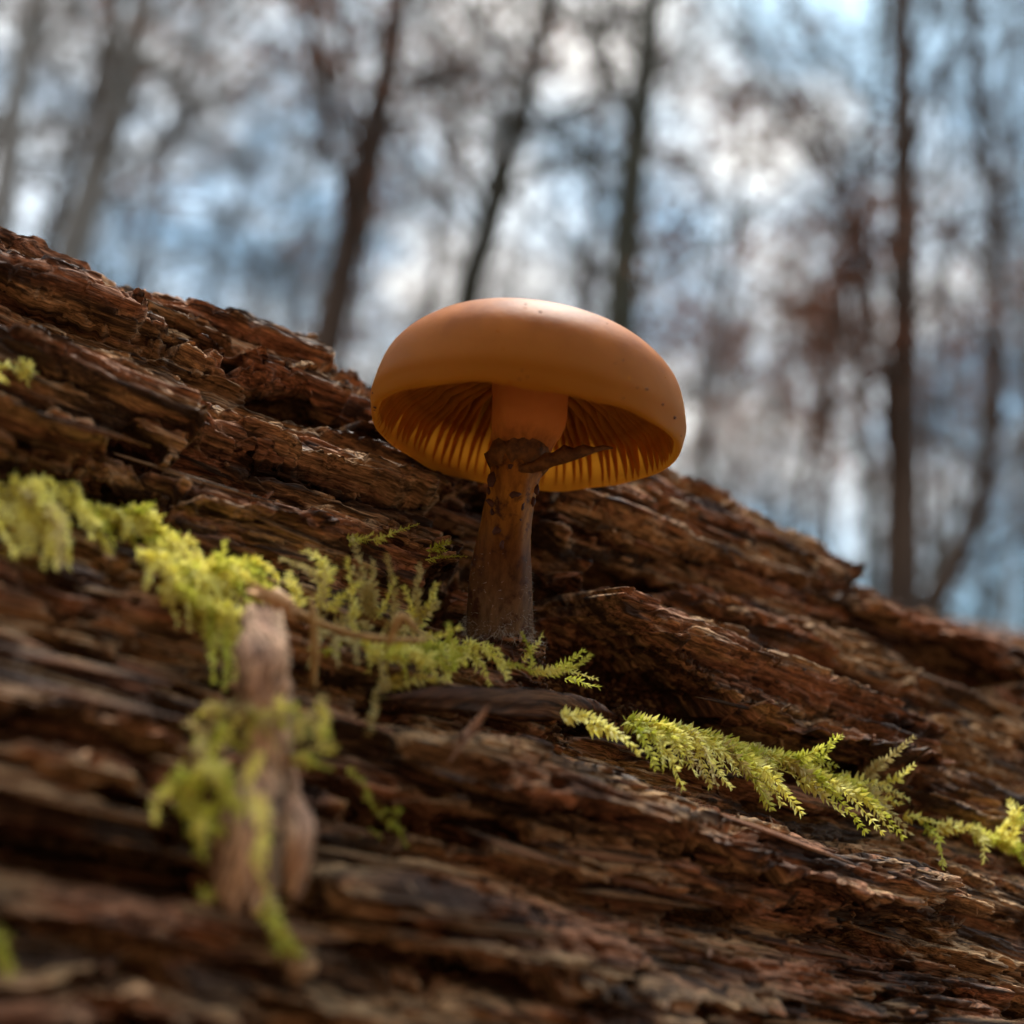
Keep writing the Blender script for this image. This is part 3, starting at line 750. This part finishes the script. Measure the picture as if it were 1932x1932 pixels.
def along(poly, n, dx, dy, arch=.5, l0=.2, l1=.6, jx=12, jl=.35, dz=None):
    P = np.array(poly, float); s = np.concatenate([[0], np.cumsum(np.hypot(*np.diff(P, axis=0).T))]); out_ = []
    for i in range(n):
        t_ = s[-1] * (i + mr_.uniform(0, 1)) / n; x = np.interp(t_, s, P[:, 0]); y = np.interp(t_, s, P[:, 1]); k = 1 + mr_.uniform(-jl, jl)
        f_ = (x, y, x + dx * k + mr_.normal(0, jx), y + dy * k + mr_.normal(0, jx * .6), arch + mr_.normal(0, .25), l0, l1)
        out_.append(f_ + ((dz + mr_.normal(0, .6),) if dz is not None else ()))
    return out_
# the long patch in the groove right of the mushroom
fr = [(1040, 1375, 1130, 1400, .5, .3, .5), (1090, 1385, 1180, 1440, .5, .3, .6)]
fr += along([(1160, 1375), (1420, 1420)], 24, 55, 95, .7, .5, .9)
fr += along([(1150, 1370), (1450, 1440)], 9, 110, 45, .6, .6, .6)
fr += [(1380, 1425, 1485, 1560, .8, .6, 1.0), (1360, 1430, 1430, 1530, .8, .6, 1.0), (1470, 1455, 1600, 1600, .9, .7, 1.2), (1500, 1460, 1640, 1590, .9, .7, 1.2), (1450, 1450, 1530, 1520, .8, .6, 1.0),
       (1540, 1480, 1680, 1610, .9, .7, 1.2), (1580, 1500, 1690, 1540, .9, .7, 1.0), (1470, 1455, 1570, 1410, .6, .8, 1.2, 2.0), (1500, 1450, 1550, 1405, .6, .8, 1.0, 2.0), (1610, 1500, 1705, 1420, .8, .9, 1.0, 2.5), (1640, 1490, 1700, 1440, .8, .9, 1.0, 2.5),
       (1420, 1430, 1560, 1470, .6, .7, .9), (1560, 1490, 1650, 1600, .7, .7, 1.0), (1600, 1500, 1690, 1600, .7, .7, 1.0), (1480, 1480, 1560, 1560, .7, .7, .9)]
fr = [q[:5] + (q[5] + 1.0, q[6] + 1.0) + q[7:] for q in fr + along([(1170, 1385), (1450, 1450), (1650, 1530)], 16, 40, 30, .5, .5, .6, 35)]
moss('bright yellow green feathery moss filling the groove beyond the loose dark wood shard', fr, [0, 0, 0, 1, 2], 1.45, 5.0, 1.15, 6, .18)
fr = [(1690, 1540, 1770, 1560, .5, .5, .8), (1740, 1560, 1760, 1650, .7, .5, 1.0), (1760, 1560, 1830, 1570, .5, .5, .8), (1820, 1565, 1840, 1630, .6, .5, 1.0), (1830, 1570, 1900, 1600, .6, .6, 1.0), (1870, 1590, 1895, 1530, .6, .7, 1.0, 2.0), (1890, 1590, 1950, 1660, .7, .6, 1.0), (1900, 1560, 1960, 1600, .6, .6, 1.0), (1870, 1600, 1920, 1640, .6, .6, 1.0), (1880, 1600, 1885, 1525, .5, .7, 1.0, 2.5), (1930, 1620, 1990, 1690, .6, .6, 1.0)]
moss('small trailing strand of yellow moss creeping over the log past the feathery groove moss', fr, [0, 0, 1], 1.45, 5.0, 1.15, 6, .18)
# moss at the mushroom's foot
fr = along([(690, 1235), (890, 1235)], 22, 8, 60, .7, .8, .9, 26)
fr += [(760, 1240, 850, 1215, .5, .8, 1.2, 2), (830, 1290, 845, 1210, .6, .6, 1.0, 2.5), (700, 1290, 820, 1300, .5, .6, .8), (800, 1250, 825, 1300, .5, .8, .8), (870, 1235, 860, 1290, .6, .8, .9), (640, 1240, 580, 1250, .4, .5, .6)]
moss('green moss tuft hanging over the shard at the foot of the mushroom stem', fr, [1, 0, 0], 1.25, 5.0, 1.15, 6, .17)
fr = [(1000, 1270, 960, 1205, .5, .4, .8, 2.0), (980, 1260, 1010, 1215, .5, .4, .8, 2.0), (1000, 1270, 1110, 1300, .6, .4, .8), (1020, 1280, 1090, 1255, .5, .5, .8, 2), (1060, 1285, 1110, 1310, .5, .5, .8), (1010, 1280, 1060, 1270, .5, .5, .8), (940, 1270, 990, 1300, .5, .5, .8), (900, 1240, 950, 1275, .5, .5, .8), (1030, 1290, 1075, 1250, .5, .5, .9, 2.5)]
moss('sparse little green moss shoots in the crumbled wood beside the stem base', fr, [1, 1, 0], .95, 6)
# sprig above the hollow
fr = [(650, 1022, 720, 1018, .3, .3, .4), (700, 1020, 775, 1022, .3, .3, .4), (790, 1030, 820, 1052, .3, .3, .5), (810, 1050, 830, 1035, .3, .3, .6, 1), (800, 1060, 860, 1072, .3, .2, .3), (655, 1030, 690, 1015, .3, .3, .5)]
moss('thin dark green moss sprig lying along the wood left of the stem', fr, [1], .8, 6)
# left chains
fr = along([(-20, 890), (25, 930), (60, 1000)], 10, 25, 95, 1.0, .8, 1.2, 14)
fr += along([(-20, 890), (25, 930), (70, 1000)], 12, 20, 80, 1.4, 1.2, 1.6, 16) + along([(20, 960), (110, 990)], 12, 5, 110, .9, .8, 1.2, 12) + [(0, 900, 60, 960, .6, 1, 1.4), (-40, 980, 20, 1060, .8, 1, 1.3), (-30, 1000, 10, 1090, .8, 1, 1.3)]
moss('pale yellow drooping moss clump beneath the dark overhang', fr, [0, 0, 2], 1.3, 8)
fr = along([(60, 950), (180, 945), (260, 1010), (330, 1100), (420, 1120), (500, 1160)], 26, 40, 20, 1.1, 1.2, 1.4, 18) + along([(95, 955), (180, 950), (250, 1000), (300, 1080), (340, 1110)], 40, 32, 46, .8, .7, 1.0, 14)
fr += along([(250, 1060), (330, 1110), (420, 1110)], 24, 15, 60, .8, .7, 1.0, 20)
fr += along([(330, 1080), (430, 1085)], 8, 70, 35, .9, .9, 1.2, 12) + [(400, 1090, 510, 1165, 1.0, 1.2, 1.5), (380, 1090, 470, 1150, 1.0, 1.2, 1.5), (420, 1110, 500, 1160, 1.0, 1.1, 1.3)]
fr += along([(300, 1120), (430, 1160)], 16, 12, 70, .7, .7, 1.0, 16) + along([(370, 1190), (440, 1180)], 6, 5, 100, .8, .7, 1.2, 12)
fr += [(230, 1000, 275, 985, .4, .8, 1.2, 2), (390, 1090, 400, 1060, .4, .8, 1.2, 2)]
moss('dense yellow green moss mat arching down to the pale split stick', fr, [0, 0, 0, 1], 1.2, 7.5)
fr = along([(-30, 700), (45, 705)], 7, 10, 22, .4, .4, .7, 12)
moss('tiny yellow moss tuft on the upper reddish slab of the log', fr, [0], 1.1, 7)
# free-standing straw-coloured shoots before the hollow
fr = [(690, 1185, 650, 1035, .6, 1.0, 1.0, 4), (690, 1180, 685, 1085, .5, 1.0, 1.0, 4), (690, 1170, 720, 1110, .5, 1.0, 1.0, 4), (755, 1190, 770, 1075, .6, 1.0, 1.0, 4), (750, 1185, 800, 1140, .5, 1.0, 1.0, 4), (740, 1190, 735, 1120, .5, 1.0, 1.0, 4), (670, 1150, 640, 1100, .5, 1.0, 1.0, 4),
      (590, 1185, 600, 1085, .5, 1.0, 1.0, 4), (600, 1170, 660, 1110, .5, 1, 1, 4), (650, 1190, 640, 1080, .5, 1, 1, 5), (720, 1200, 700, 1060, .5, 1, 1, 5), (770, 1200, 800, 1120, .5, 1, 1, 4), (620, 1200, 690, 1220, .5, 1, 1, 4), (700, 1205, 790, 1215, .5, 1, 1, 4), (560, 1170, 520, 1100, .5, 1, 1, 4), (640, 1215, 620, 1290, .5, 1, 1, 3), (700, 1220, 720, 1290, .5, 1, 1, 3), (590, 1120, 500, 1080, .7, 1.5, 1.5, 5), (590, 1110, 545, 1075, .5, 1.5, 1.5, 5), (600, 1150, 620, 1090, .5, 1.0, 1.0, 4), (590, 1200, 575, 1280, .5, 1.2, 1.2, 4), (640, 1210, 650, 1280, .5, 1.0, 1.0, 4), (690, 1260, 640, 1210, .5, 1, 1, 4), (700, 1340, 690, 1270, .5, .8, .8, 3), (670, 1400, 690, 1330, .6, .8, .8, 3)]
moss('straw coloured upright moss shoots standing along the thin crooked twig', fr, [2, 2, 0], 1.2, 6.5)

# ------------------------------------------------------------------ loose wood lying on the log
def loose(name, label, cat, pts, w, tks, mat, seed, nl=26, nw=8, fib=.18):
    """a broken stick through points: pts (x,y,depth), width in px per point"""
    P = np.array([at(x, y, d) for x, y, d in pts]); Wd = np.array([q * .5 * pts[i][2] / FPX for i, q in enumerate(w)])
    C4 = catmull(np.column_stack([P, Wd]), max(3, nl // (len(pts) - 1))); r = np.random.default_rng(seed)
    nr = len(C4); ns = 2 * nw; V = []; G = []
    T = np.gradient(C4[:, :3], axis=0); loc = P[0]
    fl = r.uniform(-1.4, 1, ns); endj = r.uniform(-1, 1, (2, ns))
    for i in range(nr):
        t_ = unit(T[i]); vd = unit(C4[i, :3] - CAM); sd_ = unit(np.cross(vd, t_)); dp = np.cross(t_, sd_)
        for k in range(ns):
            a = 2 * math.pi * k / ns; rr = 1 + fib * fl[k] * (1 + .5 * math.sin(i * .5 + 2 * k)) + .10 * pn(np.array([i * .35]), np.array([k * .6 + seed]), seed)[0] * 3
            p = C4[i, :3] + sd_ * C4[i, 3] * rr * math.cos(a) + dp * C4[i, 3] * tks * rr * math.sin(a)
            if i <= 1: p = p + t_ * endj[0, k] * .0024 * (2 - i) * .5
            if i >= nr - 2: p = p + t_ * endj[1, k] * .0012
            V.append(p - loc); G.append((i * .9 + seed * 20, a * C4[i, 3] * 1000, 0))
    F = [(i * ns + k, i * ns + (k + 1) % ns, (i + 1) * ns + (k + 1) % ns, (i + 1) * ns + k) for i in range(nr - 1) for k in range(ns)]
    n_ = len(V)
    V += [C4[0, :3] + unit(T[0]) * .0005 - loc, C4[-1, :3] - unit(T[-1]) * .0005 - loc]; G += [(0, 0, 3), (0, 0, 3)]
    tri = [((k + 1) % ns, k, n_) for k in range(ns)] + [((nr - 1) * ns + k, (nr - 1) * ns + (k + 1) % ns, n_ + 1) for k in range(ns)]
    o = mesh_np(name, V, [np.array(F), np.array(tri)], mat, None, False, {'grain': np.array(G)})
    o.location = Vector(loc.tolist())
    if label: tag(o, label, cat)
    return o
def hd(x, y, lift): return (x, y, hit(x, y, 14)[1] - lift * mm)
loose('wood_shard', 'dark brown pointed wood shard lying below the mushroom foot', 'wood shard', [hd(735, 1318, 3.4), (850, 1318, hd(850, 1318, 3.4)[2]), (1000, 1328, hd(1000, 1330, 3.4)[2]), (1100, 1336, hd(1080, 1340, 3.8)[2]), (1160, 1350, hd(1080, 1340, 3.8)[2])], [20, 48, 60, 46, 6], .35, DARKW, 3, 40, 10, .45)
loose('wood_splinter', 'thin pale splinter leaning on the ridge below the dark shard', 'wood splinter', [hd(862, 1405, .6), (890, 1375, hd(880, 1385, 1.2)[2]), (920, 1335, hd(880, 1385, 2.0)[2])], [20, 20, 8], .6, PALE, 5, 12, 4)
zs = hit(480, 1400, 20)[1]; zb = hit(480, 1700, 20)[1]
stk = empty('split_stick', tuple(at(490, 1450, zs)))
tag(stk, 'pale pinkish split stick with frayed lower end wrapped in moss', 'stick')
def part_of(o, root):
    o.location = Vector(o.location) - root.location; o.parent = root; return o
part_of(loose('upper_piece', None, None, [(498, 1165, zs + .002), (500, 1240, zs - .002), (500, 1350, zs - .003)], [70, 92, 84], .28, PALE, 8, 30, 16, .22), stk)
part_of(loose('lower_piece', None, None, [(510, 1330, zs - .001), (500, 1450, zs - .003), (470, 1560, zb - .001), (462, 1715, zb - .002)], [80, 84, 112, 100], .28, PALE, 9, 36, 16, .22), stk)
part_of(loose('side_fibre', None, None, [(528, 1400, zs - .002), (545, 1500, zs - .003), (565, 1570, zb - .002), (555, 1680, zb - .002)], [30, 44, 56, 36], .4, PALE, 12, 30, 10, .22), stk)
# crooked twig with an orange bud
tz = hit(640, 1200, 20)[1] - .006
twg = empty('crooked_twig', tuple(at(640, 1180, tz)))
TWM = simple_mat('small_twig', (.26, .14, .04), (.42, .25, .08), 900, .7)
tag(twg, 'thin ochre crooked twig with a rounded tip among the straw coloured moss', 'twig')
part_of(loose('twig_stem', None, None, [(520, 1130, tz - .001), (580, 1165, tz), (650, 1192, tz), (720, 1205, tz + .001), (800, 1208, tz + .003)], [20, 15, 14, 13, 8], .9, TWM, 31, 24, 4, .08), twg)
part_of(loose('bud', None, None, [(503, 1122, tz - .001), (525, 1132, tz - .001), (558, 1160, tz - .001)], [26, 38, 26], .9, simple_mat('bud_skin', (.44, .22, .09), (.55, .32, .14), 800, .6), 33, 12, 5, .05), twg)
part_of(loose('side_shoot', None, None, [(592, 1170, tz), (594, 1230, tz), (590, 1300, tz + .001)], [16, 18, 12], .9, TWM, 35, 10, 4, .08), twg)
part_of(loose('side_shoot', None, None, [(735, 1205, tz), (760, 1165, tz), (790, 1195, tz + .001)], [14, 22, 8], .6, TWM, 36, 10, 4, .15), twg)
# moss that hangs on the stick
def stick_moss(label, items, mats, z, leaf=1.2, dens=6.5):
    root = empty('moss_patch', tuple(at(items[0][0], items[0][1], z))); tag(root, label, 'moss', 'moss patches on the log'); loc = np.array(root.location)
    for x0, y0, x1, y1, o0, o1 in items:
        p0 = at(x0, y0, z - o0 * mm); p1 = at(x1, y1, z - o1 * mm); mid = (p0 + p1) / 2 + mr_.normal(0, .5, 3) * mm + UP * .5 * mm - FW * .4 * mm
        V, F = frond_geo(np.array([p0, mid, p1]), .85 * leaf * mm * mr_.uniform(.85, 1.2), dens, mr_)
        mesh_np('frond', V - loc, [F], MOSS[mats[mr_.integers(len(mats))]], root, False)
def ring_items(pts, n, rx, ry, o=3):
    return [(x + mr_.normal(0, 8), y + mr_.normal(0, 6), x + mr_.uniform(-rx, rx), y + mr_.uniform(-.35 * ry, ry), o, o + mr_.uniform(-1, 1)) for x, y in pts for _ in range(n)]
stick_moss('curly pale green moss wrapped round the middle of the split stick', ring_items([(400, 1345), (460, 1350), (530, 1345), (590, 1345), (610, 1390), (420, 1370), (480, 1360), (380, 1400)], 4, 50, 80, 4), [0, 2, 1], zs, 1.1)
stick_moss('curled olive moss on the right flank of the split stick', ring_items([(575, 1370), (590, 1420), (560, 1430)], 4, 40, 40, 2), [1, 0, 2], zs, 1.0)
stick_moss('bright green moss leaves left of the frayed stick end', [(x, y, x + mr_.normal(0, 30), y + mr_.uniform(25, 70), 2, 3) for x, y in [(340, 1450), (360, 1470), (400, 1450), (430, 1470), (350, 1510), (380, 1530), (440, 1500), (370, 1560), (385, 1550), (420, 1440), (335, 1490)] for _ in range(2)], [1, 1, 0], zb, 1.5, 6)
stick_moss('yellow strand of moss running down the front of the stick', [(478, 1440, 480, 1540, 6, 7), (485, 1500, 500, 1640, 7, 6), (500, 1580, 512, 1690, 6, 5), (495, 1420, 470, 1480, 6, 6)], [0, 2], zb, 1.1, 7)
stick_moss('lone blurred green moss tip below the stick', [(440, 1690, 375, 1700, 2, 3), (500, 1690, 515, 1770, 3, 3), (505, 1720, 570, 1800, 3, 4), (515, 1735, 560, 1790, 4, 4), (400, 1700, 380, 1685, 3, 3), (485, 1715, 530, 1760, 3, 4), (530, 1760, 575, 1800, 3, 4)], [1, 0], zb, 1.3, 6.5)
z5 = hit(700, 1520, 20)[1]
stick_moss('slender green moss runner trailing right of the split stick', [(655, 1450, 700, 1500, 1.5, 1.5), (690, 1490, 740, 1560, 1.5, 1.5), (730, 1550, 770, 1600, 1.5, 1.5), (740, 1560, 760, 1580, 1.5, 2), (605, 1560, 660, 1580, 1.2, 1.4), (650, 1575, 720, 1580, 1.2, 1.6), (720, 1530, 750, 1535, 1.5, 2)], [1], z5, .95, 5)
stick_moss('green moss tip at the lower shaded flank of the log', [(-30, 1760, 10, 1800, 1.5, 2), (-20, 1790, 25, 1835, 1.5, 2), (-40, 1800, 10, 1840, 1.5, 2)], [1], hit(0, 1800, 30)[1], 1.3, 6)

# ------------------------------------------------------------------ ground
gr = np.linspace(-1, 1, 121); gr = np.sign(gr) * np.abs(gr) ** 3 * 900
gx_, gy_ = np.meshgrid(gr, gr, indexing='ij')
dist = np.hypot(gx_, gy_)
gz_ = .02 * np.sin(gx_ * 2.1) * np.cos(gy_ * 1.7) + .25 * fbm(gx_ / 6, gy_ / 6, 200, 2) * sstep(1, 6, dist) - .02
shade_bank = np.maximum(0, -gy_ - .8); gz_ = gz_ + 15 * (1 - np.exp(-shade_bank * .09))            # unseen steep rise added behind the camera to block low sky light
gi = np.arange(121 * 121).reshape(121, 121)
soil = simple_mat('leaf_litter', (.06, .035, .02), (.17, .095, .055), 14, .95, bumpd=.02)
gnd = mesh_np('ground', np.stack([gx_, gy_, gz_], -1).reshape(-1, 3), [np.stack([gi[:-1, :-1], gi[1:, :-1], gi[1:, 1:], gi[:-1, 1:]], -1).reshape(-1, 4)], soil)
gnd['kind'] = 'structure'
def ground_z(x, y): return float(.25 * fbm(np.array([x / 6]), np.array([y / 6]), 200, 2)[0]) - .02

# ------------------------------------------------------------------ trees of the winter wood
tr_ = np.random.default_rng(9)
class Tubes:
    def __init__(s): s.V = []; s.F = []; s.n = 0
    def add(s, P, R, k):
        P = np.asarray(P); T = np.gradient(P, axis=0)
        for i in range(len(P)):
            t_ = unit(T[i]); a = unit(np.cross(t_, [.31, .87, .17])); b_ = np.cross(t_, a)
            an = np.arange(k) * 2 * math.pi / k
            s.V.append(P[i] + R[i] * (np.cos(an)[:, None] * a + np.sin(an)[:, None] * b_))
        for i in range(len(P) - 1):
            a = s.n + i * k + np.arange(k); b_ = s.n + i * k + (np.arange(k) + 1) % k
            s.F.append(np.stack([a, b_, b_ + k, a + k], -1))
        s.n += len(P) * k
    def build(s, name, mat, parent): return mesh_np(name, np.vstack(s.V), [np.vstack(s.F)], mat, parent)
def wander(p, d, Lt, n, bend, up):
    P = [np.array(p)]; d = unit(d)
    for i in range(n):
        d = unit(d + tr_.normal(0, bend, 3) + np.array([0, 0, up])); P.append(P[-1] + d * Lt / n)
    return np.array(P), d
def tree(label, trunk, rad, bark, limbs=14, limb_len=2.2, sub=6, twig=5, leaves=0, leaf_at=None, h0=.25, group=None):
    """trunk: world points from ground upward; rad: base radius"""
    P = catmull(trunk, 5); root = empty('bare_tree', tuple(P[0])); tag(root, label, 'tree', group)
    loc = P[0]; n = len(P); R = rad * 1.15 * (1 - .55 * np.linspace(0, 1, n)); R[0] *= 1.4
    T = Tubes(); T.add(P - loc, R, 10); T.build('trunk', bark, root)
    B = Tubes(); W = Tubes(); tips = []
    for i in range(limbs):
        s = h0 + (1 - h0) * ((i + tr_.uniform(0, 1)) / limbs); k = min(n - 2, int(s * (n - 1))); f_ = s * (n - 1) - k
        p = P[k] * (1 - f_) + P[k + 1] * f_ - loc
        a = tr_.uniform(0, 2 * math.pi); ll = limb_len * tr_.uniform(.5, 1.1) * (1.15 - .6 * s)
        Q, d = wander(p, [math.cos(a), math.sin(a), tr_.uniform(.3, 1.0)], ll, 6, .16, .05); r0_ = R[k] * tr_.uniform(.22, .4)
        if not group: B = Tubes()
        B.add(Q, r0_ * np.linspace(1, .25, 7), 5)
        for j in range(sub):
            q = tr_.integers(1, 7); dd = unit((Q[q] - Q[q - 1])) + tr_.normal(0, .6, 3)
            Q2, d2 = wander(Q[q], dd, ll * tr_.uniform(.3, .6), 5, .2, .04); B.add(Q2, r0_ * .38 * np.linspace(1, .25, 6), 3)
            for w in range(twig):
                q2 = tr_.integers(1, 6); Q3, _ = wander(Q2[q2], unit(Q2[q2] - Q2[q2 - 1]) + tr_.normal(0, .7, 3), ll * tr_.uniform(.12, .3), 3, .25, .02)
                W.add(Q3, r0_ * .2 * np.array([1, .8, .6, .3]), 3); tips.append(Q3[-1]); tips.append(Q3[2])
        if not group: B.build('limb', bark, root)
    if group:
        b_ = B.build('branches', bark, root); b_['kind'] = 'stuff'
    if W.n: 
        w_ = W.build('twigs', TWIG, root); w_['kind'] = 'stuff'
    if leaves:
        tp = np.array(tips)
        if leaf_at is not None:
            k = np.argsort(np.linalg.norm(tp + loc - leaf_at, axis=1))[:max(30, leaves // 3)]; tp = tp[k]
        V = []; F = []
        for i in range(leaves):
            p = tp[tr_.integers(len(tp))] + tr_.normal(0, .06, 3); A = np.linalg.qr(tr_.normal(size=(3, 3)))[0]; s = tr_.uniform(.03, .06)
            k = len(V); V += [p, p + A[0] * s * .6 + A[1] * s * .42 + A[2] * s * .1, p + A[0] * s * 1.3, p + A[0] * s * .6 - A[1] * s * .42 + A[2] * s * .1]; F += [(k, k + 1, k + 2), (k, k + 2, k + 3)]
        lf = mesh_np('leaves', V, [np.array(F)], LEAF, root, False); lf['kind'] = 'stuff'
    return root
def pole(px, D, ext=5.0, sway=.05):
    """trunk axis through photograph pixels (top to bottom) at horizontal distance D, carried to the ground and on upward"""
    P = []
    for x, y in px[::-1]:
        d = ray(x, y); P.append(CAM + d * (D / d[1]))
    P = np.array(P); d0 = unit(P[1] - P[0])
    g = P[0] - d0 * ((P[0][2] - ground_z(P[0][0], P[0][1])) / max(d0[2], .3) + .05) * np.array([.5, .5, 1]); g[2] = ground_z(g[0], g[1]) - .05
    top = P[-1] + unit(P[-1] - P[-2]) * ext
    return np.vstack([g, P, (P[-1] + top) / 2 + tr_.normal(0, sway, 3), top])
tree('dark brown leaning bare tree holding rusty leaves above the left slab', pole([(760, -60), (735, 110), (700, 260), (662, 450), (610, 680)], 5.0), .082, BARK[0], 26, 2.2, 7, 6, 900, at(690, 290, 5.2))
tree('greenish brown bare tree rising just left of the mushroom cap', pole([(1045, -60), (1015, 90), (965, 280), (920, 440), (870, 610)], 6.0), .080, BARK[1], 26, 2.4, 7, 7, 600, at(830, 200, 6.2))
tree('straight mossy green trunk rising behind the mushroom cap', pole([(1237, -60), (1215, 150), (1192, 350), (1172, 560), (1165, 680)], 5.0), .088, BARK[1], 22, 2.2, 7, 6)
tree('sturdy dark trunk with the straightest stem at the thin curved tree', pole([(1698, -60), (1704, 250), (1706, 600), (1703, 900), (1700, 1180)], 4.6), .080, BARK[0], 22, 2.0, 7, 6)
tree('thin curved tree bending in towards the sturdy dark trunk', pole([(1826, -60), (1850, 180), (1872, 420), (1880, 680), (1855, 930), (1770, 1120), (1730, 1200)], 5.2), .055, BARK[0], 24, 1.8, 7, 6)
tree('pale grey blurred trunk leaning over the raised left end of the log', pole([(285, -60), (235, 150), (180, 330), (110, 560)], 8.0), .13, BARK[2], 26, 3.2, 8, 7)
tree('grey bare tree beside the pale leaning trunk', pole([(75, -60), (30, 200), (-20, 480)], 7.0), .09, BARK[2], 26, 2.8, 8, 7)
tree('sapling full of rust brown leaves beyond the mushroom cap', pole([(1400, 250), (1385, 450), (1350, 700), (1330, 960)], 5.5, 1.2), .028, BARK[0], 16, 1.3, 6, 5, 1000, at(1370, 470, 5.5), .3)
tree('low sapling with red brown leaves behind the lower end of the log', pole([(1570, 720), (1555, 900), (1530, 1080)], 4.2, .6), .022, BARK[0], 12, .9, 5, 4, 900, None, .35)
tree('crooked black stemmed bush before the sturdy dark trunk', pole([(1645, 380), (1600, 480), (1585, 620), (1540, 800), (1500, 1000)], 5.8, .6), .030, BARK[0], 22, 1.5, 7, 5)
tree('russet leaved sapling standing before the foot of the dark trunk', pole([(1470, 800), (1460, 950), (1440, 1090)], 7.0, .8), .03, BARK[2], 16, 1.3, 6, 5, 700, None, .3)
tree('pale brown leaved sapling between the dark trunk and curved tree', pole([(1800, 850), (1790, 1000), (1780, 1150)], 8.0, .8), .03, BARK[2], 18, 1.6, 6, 5, 700, None, .3)
tree('bushy brown leaved sapling beyond the thin curved tree', pole([(1930, 830), (1915, 1000), (1900, 1180)], 7.0, .8), .03, BARK[2], 18, 1.5, 6, 5, 700, None, .3)
far = []
lab = 'slender bare tree far off in the winter wood'
kinds = []
for q in range(5):
    x, y = 0.0, 60.0 + q * 12
    h = [13, 16, 12, 15, 14][q]
    tk = np.array([(0, 0, 0), (.1, 0, h * .25), (-.1, .1, h * .5), (.15, 0, h * .75), (.2, .1, h)]) + np.array([x, y, 0])
    kinds.append(tree(lab, tk, .075, BARK[q % 3], 44, 4.2, 8, 9, 500 if q in (1, 3) else 0, None, .12, 'far bare trees of the winter wood'))
n_far = 34
for i in range(n_far):
    az = math.radians(-34 + 68 * (i + tr_.uniform(.1, .9)) / n_far); D = tr_.uniform(11, 26)
    o = kinds[i] if i < 5 else copy_tree(kinds[i % 5])
    x, y = D * math.sin(az), D * math.cos(az)
    o.location = (x, y, ground_z(x, y) - .1); o.rotation_euler = (0, 0, tr_.uniform(0, 6.28)); s = tr_.uniform(.8, 1.15); o.scale = (s, s, s)

for i in range(16):                                       # the wood goes on to both sides
    az = math.radians((-78 + 42 * i / 10) if i < 10 else (38 + 32 * (i - 10) / 6)) + tr_.uniform(-.03, .03); D = tr_.uniform(10, 22)
    o = copy_tree(kinds[i % 5]); x, y = D * math.sin(az), D * math.cos(az)
    o.location = (x, y, ground_z(x, y) - .1); o.rotation_euler = (0, 0, tr_.uniform(0, 6.28)); s = tr_.uniform(.8, 1.15); o.scale = (s, s, s)

# second log far behind, seen over the right shoulder of the first
P2 = np.array([at(1500, 1400, .42), at(1720, 1302, .44), at(1950, 1300, .46), at(2300, 1360, .50)])
r2 = .024
TB = Tubes(); Q = catmull(P2, 14); TB.add(Q - P2[0], r2 * (1 + .05 * np.sin(np.arange(len(Q)) * .4)), 40)
VV = np.vstack(TB.V); VV += .004 * np.stack([pn(VV[:, 0] * 60, VV[:, 2] * 200, 5)] * 3, 1)
G2 = np.stack([VV[:, 0] * 1000, VV[:, 2] * 1000, VV[:, 1] * 1000], 1)
l2 = mesh_np('broken_branch', VV, [np.vstack(TB.F)], DARKW, None, True, {'grain': G2}); l2.location = Vector(P2[0].tolist())
tag(l2, 'blurred brown broken branch lying behind the lower end of the log', 'branch')
